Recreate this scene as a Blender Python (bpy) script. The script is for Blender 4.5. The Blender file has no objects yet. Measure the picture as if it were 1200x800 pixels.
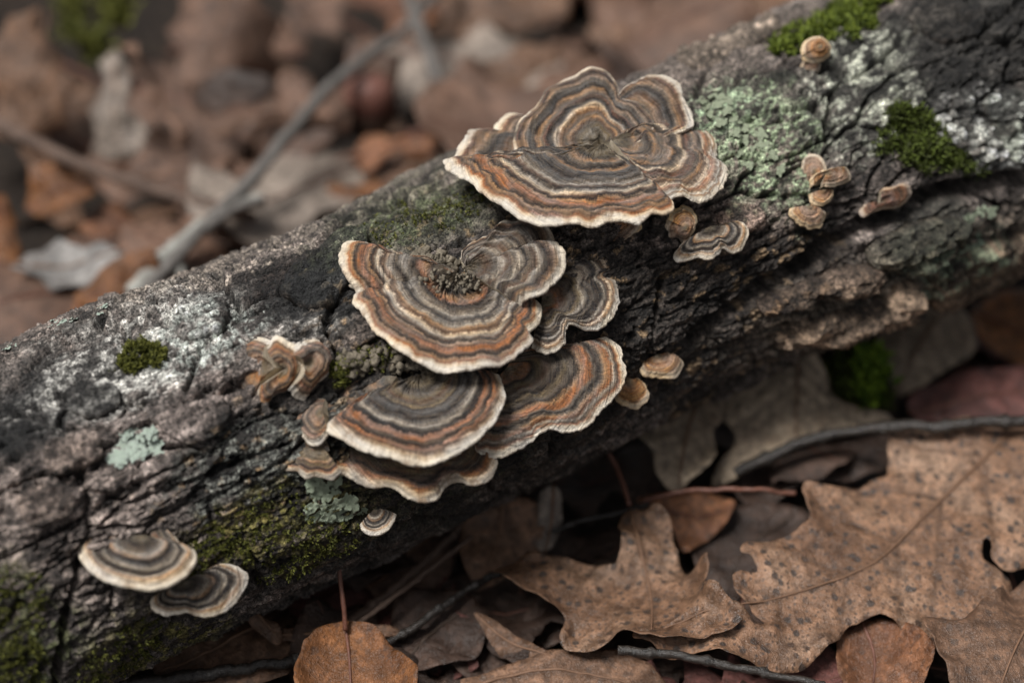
import bpy, math, random
import numpy as np
from mathutils import Vector, Matrix
from mathutils.bvhtree import BVHTree
from mathutils.geometry import delaunay_2d_cdt

# ------------------------------------------------------------------ camera, world, sun, exposure
# All lengths in this script are centimetres; U turns them into metres.
U = 0.01
scene = bpy.context.scene
COL = scene.collection
PITCH = math.radians(40)
DIST = 55.0
K = 28.0 / DIST / 1200.0
FWD = np.array([0.0, math.cos(PITCH), -math.sin(PITCH)])
UPV = np.array([0.0, math.sin(PITCH), math.cos(PITCH)])
RGT = np.array([1.0, 0.0, 0.0])
CAM = -FWD * DIST

cam_d = bpy.data.cameras.new('camera')
cam_o = bpy.data.objects.new('camera', cam_d)
COL.objects.link(cam_o)
cam_o.location = Vector(CAM * U)
cam_o.rotation_euler = (math.pi / 2 - PITCH, 0, 0)
cam_d.sensor_width = 36.0
cam_d.lens = 36.0 * DIST / 28.0
cam_d.clip_start = 0.01
cam_d.clip_end = 100.0
cam_d.dof.use_dof = True
cam_d.dof.focus_distance = 0.538
cam_d.dof.aperture_fstop = 4.6
scene.camera = cam_o

SUN_EL, SUN_AZ = math.radians(66), math.radians(-122)   # azimuth from +Y towards +X
world = bpy.data.worlds.new('World')
scene.world = world
world.use_nodes = True
wn = world.node_tree
bg = wn.nodes['Background']
sky = wn.nodes.new('ShaderNodeTexSky')
sky.sky_type = 'NISHITA'
sky.sun_disc = False
sky.sun_elevation = SUN_EL
sky.sun_rotation = SUN_AZ
sky.dust_density = 4.0
hsv = wn.nodes.new('ShaderNodeHueSaturation')
hsv.inputs['Saturation'].default_value = 0.22      # overcast
wn.links.new(sky.outputs['Color'], hsv.inputs['Color'])
wn.links.new(hsv.outputs['Color'], bg.inputs['Color'])
bg.inputs['Strength'].default_value = 0.052
sl = bpy.data.lights.new('sun', 'SUN')
sl.energy = 3.0
sl.angle = math.radians(20)
sl.color = (1.0, 0.985, 0.96)
so = bpy.data.objects.new('sun', sl)
COL.objects.link(so)
sd = Vector((math.sin(SUN_AZ) * math.cos(SUN_EL), math.cos(SUN_AZ) * math.cos(SUN_EL), math.sin(SUN_EL)))
so.rotation_euler = sd.to_track_quat('Z', 'Y').to_euler()
scene.view_settings.view_transform = 'Standard'
scene.view_settings.look = 'None'
scene.view_settings.gamma = 1.0
scene.view_settings.exposure = 0.55
scene.render.engine = 'CYCLES'
scene.cycles.use_denoising = True
scene.cycles.max_bounces = 6

# ------------------------------------------------------------------ noise
def _hash(*ix, seed=0):
    h = np.full(ix[0].shape, (seed * 0x9E3779B1 + 0x7F4A7C15) & 0xFFFFFFFF, dtype=np.uint32)
    for c, k in zip(ix, (0x85EBCA6B, 0xC2B2AE35, 0x27D4EB2F)):
        h = h ^ (c.astype(np.int64).astype(np.uint32) * np.uint32(k))
        h = (h ^ (h >> np.uint32(15))) * np.uint32(0x2C1B3C6D)
        h = (h ^ (h >> np.uint32(12))) * np.uint32(0x297A2D39)
        h = h ^ (h >> np.uint32(15))
    return h.astype(np.float64) / 4294967295.0

def vnoise(x, y, seed=0):
    x = np.asarray(x, float); y = np.asarray(y, float)
    xi, yi = np.floor(x), np.floor(y)
    fx, fy = x - xi, y - yi
    fx = fx * fx * fx * (fx * (fx * 6 - 15) + 10)
    fy = fy * fy * fy * (fy * (fy * 6 - 15) + 10)
    a = _hash(xi, yi, seed=seed); b = _hash(xi + 1, yi, seed=seed)
    c = _hash(xi, yi + 1, seed=seed); d = _hash(xi + 1, yi + 1, seed=seed)
    return (a + (b - a) * fx) * (1 - fy) + (c + (d - c) * fx) * fy - 0.5

def fbm(x, y, oct=4, seed=0, gain=0.5):
    t = 0; a = 1.0; n = 0
    for i in range(oct):
        t = t + a * vnoise(x * 2 ** i + 17.3 * i, y * 2 ** i - 9.1 * i, seed + i); n += a; a *= gain
    return 2 * t / n

def voro(x, y, seed=0, jit=0.9):
    xi, yi = np.floor(x), np.floor(y)
    f1 = np.full(x.shape, 9.0); f2 = f1.copy(); cid = np.zeros(x.shape)
    ox = np.zeros(x.shape); oy = np.zeros(x.shape)
    for i in (-1, 0, 1):
        for j in (-1, 0, 1):
            cx, cy = xi + i, yi + j
            px = cx + 0.5 + jit * (_hash(cx, cy, seed=seed) - 0.5)
            py = cy + 0.5 + jit * (_hash(cx, cy, seed=seed + 77) - 0.5)
            d = np.hypot(x - px, y - py)
            m = d < f1
            f2 = np.where(m, f1, np.minimum(f2, d))
            cid = np.where(m, _hash(cx, cy, seed=seed + 191), cid)
            ox = np.where(m, x - px, ox); oy = np.where(m, y - py, oy)
            f1 = np.where(m, d, f1)
    return f1, f2, cid, ox, oy

def sstep(a, b, x):
    t = np.clip((x - a) / (b - a), 0, 1)
    return t * t * (3 - 2 * t)

def lerp(a, b, t):
    return a + (b - a) * t

# ------------------------------------------------------------------ picture <-> place
def raydir(px, py):
    return FWD + (px - 600) * K * RGT + (400 - py) * K * UPV

def P(px, py, d):
    return CAM + d * raydir(px, py)

def project(v):
    r = v - CAM
    d = r @ FWD
    return 600 + (r @ RGT) / d / K, 400 - (r @ UPV) / d / K

def hit_plane(px, py, p0, n):
    r = raydir(px, py)
    return CAM + r * (((p0 - CAM) @ n) / (r @ n))

GZ = -8.2
def hit_ground(px, py, h=0.0):
    return hit_plane(px, py, np.array([0, 0, GZ + h]), np.array([0, 0, 1.0]))

def unit(v):
    v = np.asarray(v, float)
    return v / np.linalg.norm(v)

# ------------------------------------------------------------------ object helpers
def thing(name, label, cat, loc, group=None):
    o = bpy.data.objects.new(name, None)
    o.empty_display_size = 0.01
    o.location = Vector(np.asarray(loc) * U)
    COL.objects.link(o)
    o['label'] = label; o['category'] = cat
    if group: o['group'] = group
    return o

def tag(o, label, cat, group=None, kind=None):
    o['label'] = label
    if cat: o['category'] = cat
    if group: o['group'] = group
    if kind: o['kind'] = kind
    return o

def np_mesh(name, verts, faces, attrs=None, smooth=True):
    """verts (n,3) metres, faces (m,3|4) int array or list of such arrays"""
    me = bpy.data.meshes.new(name)
    if not isinstance(faces, list): faces = [faces]
    faces = [np.asarray(f, dtype=np.int32) for f in faces if len(f)]
    nl = sum(f.size for f in faces); nf = sum(len(f) for f in faces)
    me.vertices.add(len(verts)); me.vertices.foreach_set('co', np.asarray(verts, np.float32).ravel())
    me.loops.add(nl); me.loops.foreach_set('vertex_index', np.concatenate([f.ravel() for f in faces]))
    me.polygons.add(nf)
    tot = np.concatenate([np.full(len(f), f.shape[1], np.int32) for f in faces])
    st = np.concatenate([[0], np.cumsum(tot)[:-1]]).astype(np.int32)
    me.polygons.foreach_set('loop_start', st)
    me.polygons.foreach_set('use_smooth', np.full(nf, smooth, dtype=bool))
    for k, v in (attrs or {}).items():
        v = np.asarray(v, np.float32)
        if v.ndim == 1:
            a = me.attributes.new(k, 'FLOAT', 'POINT'); a.data.foreach_set('value', v)
        elif v.shape[1] == 3:
            a = me.attributes.new(k, 'FLOAT_VECTOR', 'POINT'); a.data.foreach_set('vector', v.ravel())
    me.update(calc_edges=True)
    return me

def add(name, verts, faces, mat, parent=None, loc=None, attrs=None, smooth=True):
    """verts in world cm"""
    verts = np.asarray(verts, float)
    if parent is not None:
        base = np.zeros(3); q = parent
        while q is not None:
            base = base + np.array(q.location) / U; q = q.parent
        off = base
    else:
        off = np.asarray(loc if loc is not None else verts.mean(0), float)
    me = np_mesh(name, (verts - off) * U, faces, attrs, smooth)
    me.materials.append(mat)
    o = bpy.data.objects.new(name, me)
    COL.objects.link(o)
    if parent is not None: o.parent = parent
    else: o.location = Vector(off * U)
    return o

def grid_faces(nu, nv, closed_u=False):
    i = np.arange(nu if closed_u else nu - 1); j = np.arange(nv - 1)
    I, J = np.meshgrid(i, j, indexing='ij')
    I2 = (I + 1) % nu
    return np.stack([I * nv + J, I2 * nv + J, I2 * nv + J + 1, I * nv + J + 1], -1).reshape(-1, 4)

# ------------------------------------------------------------------ node helpers
class NT:
    def __init__(s, name):
        s.m = bpy.data.materials.new(name); s.m.use_nodes = True
        s.t = s.m.node_tree; s.t.nodes.clear()
        s.out = s.n('ShaderNodeOutputMaterial'); s.b = s.n('ShaderNodeBsdfPrincipled')
        s.l(s.b.outputs[0], s.out.inputs[0])
    def n(s, t, **kw):
        x = s.t.nodes.new(t)
        for k, v in kw.items(): setattr(x, k, v)
        return x
    def l(s, a, b): s.t.links.new(a, b)
    def set(s, sock, v):
        if hasattr(v, 'is_output'): s.l(v, sock)
        else: sock.default_value = v
    def math(s, op, a, b=0.0, clamp=False):
        x = s.n('ShaderNodeMath', operation=op, use_clamp=clamp)
        s.set(x.inputs[0], a); s.set(x.inputs[1], b); return x.outputs[0]
    def attr(s, name, vec=False):
        x = s.n('ShaderNodeAttribute', attribute_name=name)
        return x.outputs['Vector'] if vec else x.outputs['Fac']
    def comb(s, x, y, z=0.0):
        c = s.n('ShaderNodeCombineXYZ')
        for i, v in enumerate((x, y, z)): s.set(c.inputs[i], v)
        return c.outputs[0]
    def noise(s, vec, scale, detail=3.0, rough=0.55, dist=0.0):
        x = s.n('ShaderNodeTexNoise'); s.l(vec, x.inputs['Vector'])
        x.inputs['Scale'].default_value = scale; x.inputs['Detail'].default_value = detail
        x.inputs['Roughness'].default_value = rough; x.inputs['Distortion'].default_value = dist
        return x.outputs['Fac']
    def voro(s, vec, scale, feature='F1', dim='3D'):
        x = s.n('ShaderNodeTexVoronoi', feature=feature, voronoi_dimensions=dim); s.l(vec, x.inputs['Vector'])
        x.inputs['Scale'].default_value = scale
        return x
    def ramp(s, fac, stops, interp='LINEAR'):
        x = s.n('ShaderNodeValToRGB'); r = x.color_ramp; r.interpolation = interp
        while len(r.elements) > 1: r.elements.remove(r.elements[-1])
        for i, (p, c) in enumerate(stops):
            e = r.elements[0] if i == 0 else r.elements.new(p)
            e.position = p; e.color = (*c, 1) if len(c) == 3 else c
        s.l(fac, x.inputs[0]); return x.outputs[0]
    def mix(s, fac, a, b, mode='MIX'):
        x = s.n('ShaderNodeMix', data_type='RGBA', blend_type=mode)
        s.set(x.inputs[0], fac)
        for k, v in ((6, a), (7, b)):
            if isinstance(v, tuple): v = (*v, 1) if len(v) == 3 else v
            s.set(x.inputs[k], v)
        return x.outputs[2]
    def remap(s, v, a, b, c, d):
        x = s.n('ShaderNodeMapRange'); s.l(v, x.inputs[0])
        for i, q in enumerate((a, b, c, d)): x.inputs[i + 1].default_value = q
        return x.outputs[0]
    def bump(s, h, dist, strength=1.0, prev=None):
        x = s.n('ShaderNodeBump'); s.l(h, x.inputs['Height'])
        x.inputs['Distance'].default_value = dist; x.inputs['Strength'].default_value = strength
        if prev is not None: s.l(prev, x.inputs['Normal'])
        return x.outputs[0]
    def objc(s):
        """object coordinates in centimetres"""
        t = s.n('ShaderNodeTexCoord'); m = s.n('ShaderNodeVectorMath', operation='SCALE')
        s.l(t.outputs['Object'], m.inputs[0]); m.inputs['Scale'].default_value = 100.0
        return m.outputs[0]
    def finish(s, col, rough=0.8, normal=None, spec=0.35, sheen=0.0):
        s.set(s.b.inputs['Base Color'], col if not isinstance(col, tuple) else (*col, 1))
        s.set(s.b.inputs['Roughness'], rough)
        s.b.inputs['Specular IOR Level'].default_value = spec
        if sheen: s.b.inputs['Sheen Weight'].default_value = sheen
        if normal is not None: s.l(normal, s.b.inputs['Normal'])
        return s.m

# ------------------------------------------------------------------ materials
def mat_bark():
    t = NT('bark'); c = t.objc(); col = t.attr('albedo', True); sa = t.attr('flow', True)
    st = t.n('ShaderNodeVectorMath', operation='MULTIPLY'); t.l(sa, st.inputs[0]); st.inputs[1].default_value = (2.2, 13.0, 1.0)
    n1 = t.noise(c, 8.0, 6.0, 0.7, 0.4); n2 = t.noise(c, 30.0, 4.0, 0.65); n3 = t.noise(st.outputs[0], 1.0, 5.0, 0.65, 0.5)
    n4 = t.noise(c, 13.0, 4.0, 0.6)
    v = t.voro(c, 16.0)
    k = t.math('MULTIPLY', t.remap(n1, 0.36, 0.64, 0.3, 1.75), t.remap(n2, 0.36, 0.64, 0.5, 1.6))
    k = t.math('MULTIPLY', k, t.remap(n3, 0.35, 0.65, 0.55, 1.45))
    k = t.math('MULTIPLY', k, t.remap(n4, 0.38, 0.47, 0.25, 1.0))
    k = t.math('ADD', k, t.remap(n4, 0.58, 0.64, 0.0, 1.1))
    cm = t.mix(1.0, col, t.comb(k, k, k), 'MULTIPLY')
    h = t.math('ADD', t.math('MULTIPLY', n1, 1.0), t.math('MULTIPLY', n2, 0.45))
    h = t.math('ADD', h, t.math('MULTIPLY', v.outputs['Distance'], 0.5))
    h = t.math('ADD', h, t.math('MULTIPLY', n3, 0.9))
    nrm = t.bump(h, 0.0009, 1.0)
    return t.finish(cm, t.remap(n1, 0.3, 0.7, 0.42, 0.85), nrm, 0.45)

def mat_cap(name, stops, seed=0.0, dirt=0.35):
    t = NT(name)
    r = t.attr('ring'); arc = t.attr('arc'); rc = t.attr('dist')
    sv = seed * 13.7
    wob = t.noise(t.comb(t.math('MULTIPLY', arc, 1.3), t.math('MULTIPLY', rc, 0.8), sv), 1.0, 4.0, 0.6)
    fib = t.noise(t.comb(t.math('MULTIPLY', arc, 16.0), t.math('MULTIPLY', rc, 3.2), sv), 1.0, 4.0, 0.65)
    rin = t.noise(t.comb(t.math('MULTIPLY', arc, 0.7), t.math('MULTIPLY', rc, 11.0), sv), 1.0, 3.0, 0.6, 0.2)
    mot = t.noise(t.comb(t.math('MULTIPLY', arc, 4.0), t.math('MULTIPLY', rc, 4.0), sv), 1.0, 5.0, 0.65)
    oc = t.objc(); on = t.noise(oc, 5.0, 5.0, 0.65); on2 = t.noise(oc, 22.0, 4.0, 0.65); sw = t.noise(t.comb(t.math('MULTIPLY', arc, 0.45), t.math('MULTIPLY', rc, 2.2), sv), 1.0, 3.0, 0.6)
    inner = t.math('SUBTRACT', 1.0, t.math('POWER', r, 8.0))
    rr = t.math('ADD', r, t.math('MULTIPLY', t.math('SUBTRACT', wob, 0.5), t.math('MULTIPLY', inner, t.remap(r, 0.15, 0.5, 0.0, 0.11))))
    rr = t.math('ADD', rr, t.math('MULTIPLY', t.math('SUBTRACT', fib, 0.5), t.math('MULTIPLY', inner, t.remap(r, 0.2, 0.5, 0.0, 0.05))))
    rr = t.math('ADD', rr, t.math('MULTIPLY', t.math('SUBTRACT', on2, 0.5), t.math('MULTIPLY', inner, 0.02)))
    rimn = t.noise(t.comb(t.math('MULTIPLY', arc, 0.9), 3.3, sv), 1.0, 3.0, 0.6)
    rr = t.math('SUBTRACT', rr, t.math('MULTIPLY', t.math('MULTIPLY', t.remap(rimn, 0.35, 0.65, -0.012, 0.035), t.remap(r, 0.5, 0.9, 0.0, 1.0)), 1.0))
    col = t.ramp(rr, stops)
    gm = t.n('ShaderNodeGamma'); t.l(col, gm.inputs[0]); gm.inputs[1].default_value = 1.28
    col = t.mix(1.0, gm.outputs[0], (1.42, 1.42, 1.42), 'MULTIPLY')
    fine = t.noise(t.comb(t.math('MULTIPLY', arc, 0.5), t.math('MULTIPLY', rc, 26.0), sv), 1.0, 2.0, 0.6, 0.15)
    # zones fade in and out along the arc
    gr = t.n('ShaderNodeHueSaturation'); t.l(col, gr.inputs['Color']); gr.inputs['Saturation'].default_value = 0.45; gr.inputs['Value'].default_value = 0.8
    col = t.mix(t.remap(sw, 0.42, 0.62, 0.0, 0.75), col, gr.outputs[0])
    k = t.math('MULTIPLY', t.remap(fib, 0.25, 0.75, 0.62, 1.38), t.remap(rin, 0.32, 0.68, 0.5, 1.42))
    k = t.math('MULTIPLY', k, t.remap(on2, 0.3, 0.7, 0.68, 1.32))
    k = t.math('MULTIPLY', k, t.remap(fine, 0.34, 0.66, 0.6, 1.35))
    rimk = t.remap(r, 0.93, 0.97, 1.0, 0.3)
    k = t.math('ADD', t.math('MULTIPLY', k, rimk), t.math('SUBTRACT', 1.0, rimk))
    lines = t.math('MULTIPLY', t.math('MULTIPLY', t.remap(fine, 0.58, 0.66, 0.0, 0.7), rimk), t.remap(r, 0.2, 0.4, 0.0, 1.0))
    col = t.mix(lines, col, (0.045, 0.028, 0.02))
    lines2 = t.math('MULTIPLY', t.math('MULTIPLY', t.remap(fine, 0.42, 0.35, 0.0, 0.35), rimk), t.remap(r, 0.2, 0.4, 0.0, 1.0))
    col = t.mix(lines2, col, (0.44, 0.33, 0.22))
    k = t.math('ADD', t.math('MULTIPLY', k, t.remap(r, 0.1, 0.5, 0.25, 1.0)), t.remap(r, 0.1, 0.5, 0.75, 0.0))
    col = t.mix(1.0, col, t.comb(k, k, k), 'MULTIPLY')
    dm = t.math('MULTIPLY', t.math('MULTIPLY', t.remap(mot, 0.46, 0.64, 0.0, 1.0), dirt), t.remap(r, 0.85, 1.0, 1.0, 0.4))
    col = t.mix(dm, col, (0.10, 0.07, 0.048))
    stain = t.math('MULTIPLY', t.remap(t.noise(t.comb(t.math('MULTIPLY', arc, 2.2), t.math('MULTIPLY', rc, 1.5), sv), 1.0, 4.0, 0.65), 0.52, 0.66, 0.0, 0.6), t.remap(r, 0.85, 0.95, 0.0, 1.0))
    col = t.mix(stain, col, (0.23, 0.14, 0.075))
    cen = t.remap(t.math('ADD', r, t.math('MULTIPLY', on, 0.35)), 0.22, 0.42, 0.8, 0.0)
    cc = t.ramp(on, [(.35, (.05, .038, .025)), (.5, (.16, .125, .08)), (.68, (.34, .30, .235))])
    col = t.mix(cen, col, cc)
    h = t.math('ADD', t.math('MULTIPLY', fib, t.remap(r, 0.1, 0.5, 0.0, 0.6)), t.math('MULTIPLY', rin, 1.0))
    h = t.math('ADD', h, t.math('MULTIPLY', on, 0.8)); h = t.math('ADD', h, t.math('MULTIPLY', on2, 0.45))
    return t.finish(col, 0.85, t.bump(h, 0.0009, 1.0), 0.25, 0.1)

def mat_pore():
    t = NT('pore_surface'); c = t.objc()
    n = t.noise(c, 3.0, 4.0); v = t.voro(c, 40.0)
    col = t.ramp(n, [(0.3, (0.42, 0.33, 0.22)), (0.7, (0.66, 0.57, 0.44))])
    return t.finish(col, 0.85, t.bump(v.outputs['Distance'], 0.0005), 0.2)

def mat_leaf(name, base, dark, spots=0.5, rough=0.55, pale=None):
    t = NT(name); c = t.objc()
    oi = t.n('ShaderNodeObjectInfo')
    rnd = oi.outputs['Random']
    off = t.n('ShaderNodeVectorMath', operation='ADD'); t.l(c, off.inputs[0])
    t.l(t.comb(t.math('MULTIPLY', rnd, 90.0), t.math('MULTIPLY', rnd, 37.0), 0.0), off.inputs[1])
    c = off.outputs[0]
    vein = t.attr('vein')
    big = t.noise(c, 0.55, 4.0, 0.6); mid = t.noise(c, 2.6, 5.0, 0.65); fine = t.noise(c, 18.0, 3.0, 0.6)
    net = t.voro(c, 5.5, 'DISTANCE_TO_EDGE', '2D'); net2 = t.voro(c, 12.0, 'DISTANCE_TO_EDGE', '2D')
    sp = t.voro(c, 2.1, 'F1', '2D'); sp2 = t.voro(c, 4.6, 'F1', '2D'); patch = t.noise(c, .8, 3.0)
    pl = pale or tuple(min(1, x * 1.55) for x in base)
    col = t.ramp(big, [(0.28, dark), (0.5, base), (0.74, pl)])
    k = t.math('MULTIPLY', t.remap(mid, 0.34, 0.66, 0.55, 1.45), t.remap(fine, 0.3, 0.7, 0.78, 1.22))
    k = t.math('MULTIPLY', k, t.remap(rnd, 0.0, 1.0, 0.75, 1.2))
    col = t.mix(1.0, col, t.comb(k, k, k), 'MULTIPLY')
    wob = t.math('MULTIPLY', t.math('SUBTRACT', mid, 0.47), 0.6)
    s1 = t.remap(t.math('ADD', sp.outputs['Distance'], wob), 0.18, 0.25, 0.9, 0.0)
    sel = t.remap(patch, .36, .48, 0.0, 1.0)
    s1 = t.math('MULTIPLY', s1, sel)
    s2 = t.remap(t.math('ADD', sp2.outputs['Distance'], wob), 0.19, 0.29, 0.8, 0.0)
    s2 = t.math('MULTIPLY', s2, t.remap(mid, .4, .55, 0.0, 1.0))
    sm = t.math('MULTIPLY', t.math('MAXIMUM', s1, s2), spots, True)
    col = t.mix(sm, col, (0.045, 0.035, 0.03))
    bl = t.remap(t.noise(c, 1.1, 5.0, 0.7), 0.52, 0.66, 0.0, 0.8 * min(1.0, spots + 0.25))
    col = t.mix(bl, col, dark)
    col = t.mix(t.math('MULTIPLY', vein, 0.85), col, tuple(x * 0.42 for x in base))
    col = t.mix(t.remap(net.outputs['Distance'], 0.0, 0.05, 0.10, 0.0), col, dark)
    h = t.math('ADD', t.remap(net.outputs['Distance'], 0.0, 0.1, 0.16, 0.0), t.math('MULTIPLY', t.remap(net2.outputs['Distance'], 0.0, 0.12, 0.5, 0.0), 0.25))
    h = t.math('ADD', h, t.math('MULTIPLY', mid, 2.2))
    m = t.finish(col, t.remap(mid, 0.3, 0.7, rough - 0.12, rough + 0.2), t.bump(h, 0.0007, 0.8), 0.4)
    return m

def mat_simple(name, c1, c2, scale=3.0, rough=0.8, bump=0.0006, spec=0.3, stretch=None):
    t = NT(name); c = t.objc()
    n = t.noise(c, scale, 6.0, 0.65); f = t.noise(c, scale * 6, 3.0, 0.6)
    col = t.ramp(t.math('ADD', t.math('MULTIPLY', n, 0.75), t.math('MULTIPLY', f, 0.25)), [(0.33, c1), (0.67, c2)])
    h = t.math('ADD', n, t.math('MULTIPLY', f, 0.4))
    return t.finish(col, rough, t.bump(h, bump), spec)

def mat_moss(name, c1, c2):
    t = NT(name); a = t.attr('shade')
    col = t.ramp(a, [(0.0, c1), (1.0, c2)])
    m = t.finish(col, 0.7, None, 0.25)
    t.b.inputs['Subsurface Weight'].default_value = 0.0
    return m

def mat_soil():
    t = NT('soil'); c = t.objc()
    n = t.noise(c, 0.6, 6.0, 0.65); f = t.noise(c, 6.0, 5.0, 0.65); v = t.voro(c, 2.5)
    col = t.ramp(t.math('ADD', t.math('MULTIPLY', n, 0.5), t.math('MULTIPLY', f, 0.5)),
                 [(0.35, (0.012, 0.009, 0.007)), (0.55, (0.035, 0.024, 0.017)), (0.72, (0.085, 0.055, 0.036))])
    h = t.math('ADD', t.math('MULTIPLY', f, 1.0), v.outputs['Distance'])
    return t.finish(col, 0.85, t.bump(h, 0.004), 0.3)

BARK = mat_bark()
PORE = mat_pore()

# ------------------------------------------------------------------ the log
A0 = P(200, 546, 55.8); A1 = P(1000, 184, 61.8)
EX = unit(A1 - A0)
_m = (A0 + A1) / 2
_f = CAM - _m
FV = unit(_f - EX * (_f @ EX))
GV = unit(np.cross(FV, EX))
if GV[2] < 0: GV = -GV
RL = 4.72

def log_point(s, al, r):
    return A0 + np.multiply.outer(s, EX) + (r * np.cos(al))[..., None] * FV + (r * np.sin(al))[..., None] * GV

def hit_cyl(px, py):
    """(s, angle) where the ray meets the smooth log"""
    d = raydir(px, py)
    o = CAM - A0
    dp = d - EX * (d @ EX); op = o - EX * (o @ EX)
    a, b, c = dp @ dp, 2 * dp @ op, op @ op - RL * RL
    q = b * b - 4 * a * c
    tt = (-b - math.sqrt(max(q, 0))) / (2 * a)
    p = CAM + d * tt - A0
    s = p @ EX; w = p - EX * s
    return s, math.atan2(w @ GV, w @ FV)

def seg_dist(x, y, pts):
    best = np.full(x.shape, 1e9)
    for (x0, y0), (x1, y1) in zip(pts[:-1], pts[1:]):
        dx, dy = x1 - x0, y1 - y0
        t = np.clip(((x - x0) * dx + (y - y0) * dy) / (dx * dx + dy * dy + 1e-9), 0, 1)
        best = np.minimum(best, np.hypot(x - x0 - t * dx, y - y0 - t * dy))
    return best

def crackpath(pts):
    return [(s, al * RL) for s, al in (hit_cyl(*p) for p in pts)]

CRACKS = [  # pixel path, half width cm, depth cm
    ([(1240, 205), (1180, 212), (1110, 222), (1060, 240), (1015, 262), (960, 296), (900, 336), (850, 372), (815, 395)], 0.42, 1.0),
    ([(55, 810), (68, 760), (80, 705), (97, 655)], 0.16, 0.5),
    ([(1120, 30), (1150, 45), (1200, 55), (1240, 50)], 0.14, 0.35),
    ([(775, 330), (768, 380), (755, 420)], 0.13, 0.35),
    ([(975, 110), (968, 150), (975, 190)], 0.14, 0.3),
    ([(1200, 0), (1150, 40), (1100, 20)], 0.10, 0.25),
    ([(1140, 120), (1165, 150), (1172, 185)], 0.09, 0.3),
    ([(40, 465), (130, 470), (200, 480), (260, 462), (300, 440)], 0.13, 0.3),
    ([(70, 560), (150, 590), (230, 560), (330, 520)], 0.10, 0.2),
    ([(220, 350), (290, 318), (360, 300), (400, 268), (450, 235), (520, 205)], 0.16, 0.3),
    ([(910, 395), (960, 352), (1030, 330), (1070, 318)], 0.14, 0.35),
    ([(0, 480), (60, 500), (110, 545)], 0.12, 0.22),
    ([(400, 330), (380, 380), (395, 420)], 0.12, 0.3),
]
CR = [(crackpath(p), w, d) for p, w, d in CRACKS]

C = lambda *v: np.array(v)
def blob(px, py, w, cx, cy, rx, ry, rot=-24.0, soft=0.35, warp=0.45):
    a = math.radians(rot); dx, dy = px - cx, py - cy
    u = (dx * math.cos(a) + dy * math.sin(a)) / rx; v = (-dx * math.sin(a) + dy * math.cos(a)) / ry
    return sstep(1 + soft, 1 - soft, np.hypot(u, v) + warp * w)

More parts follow.
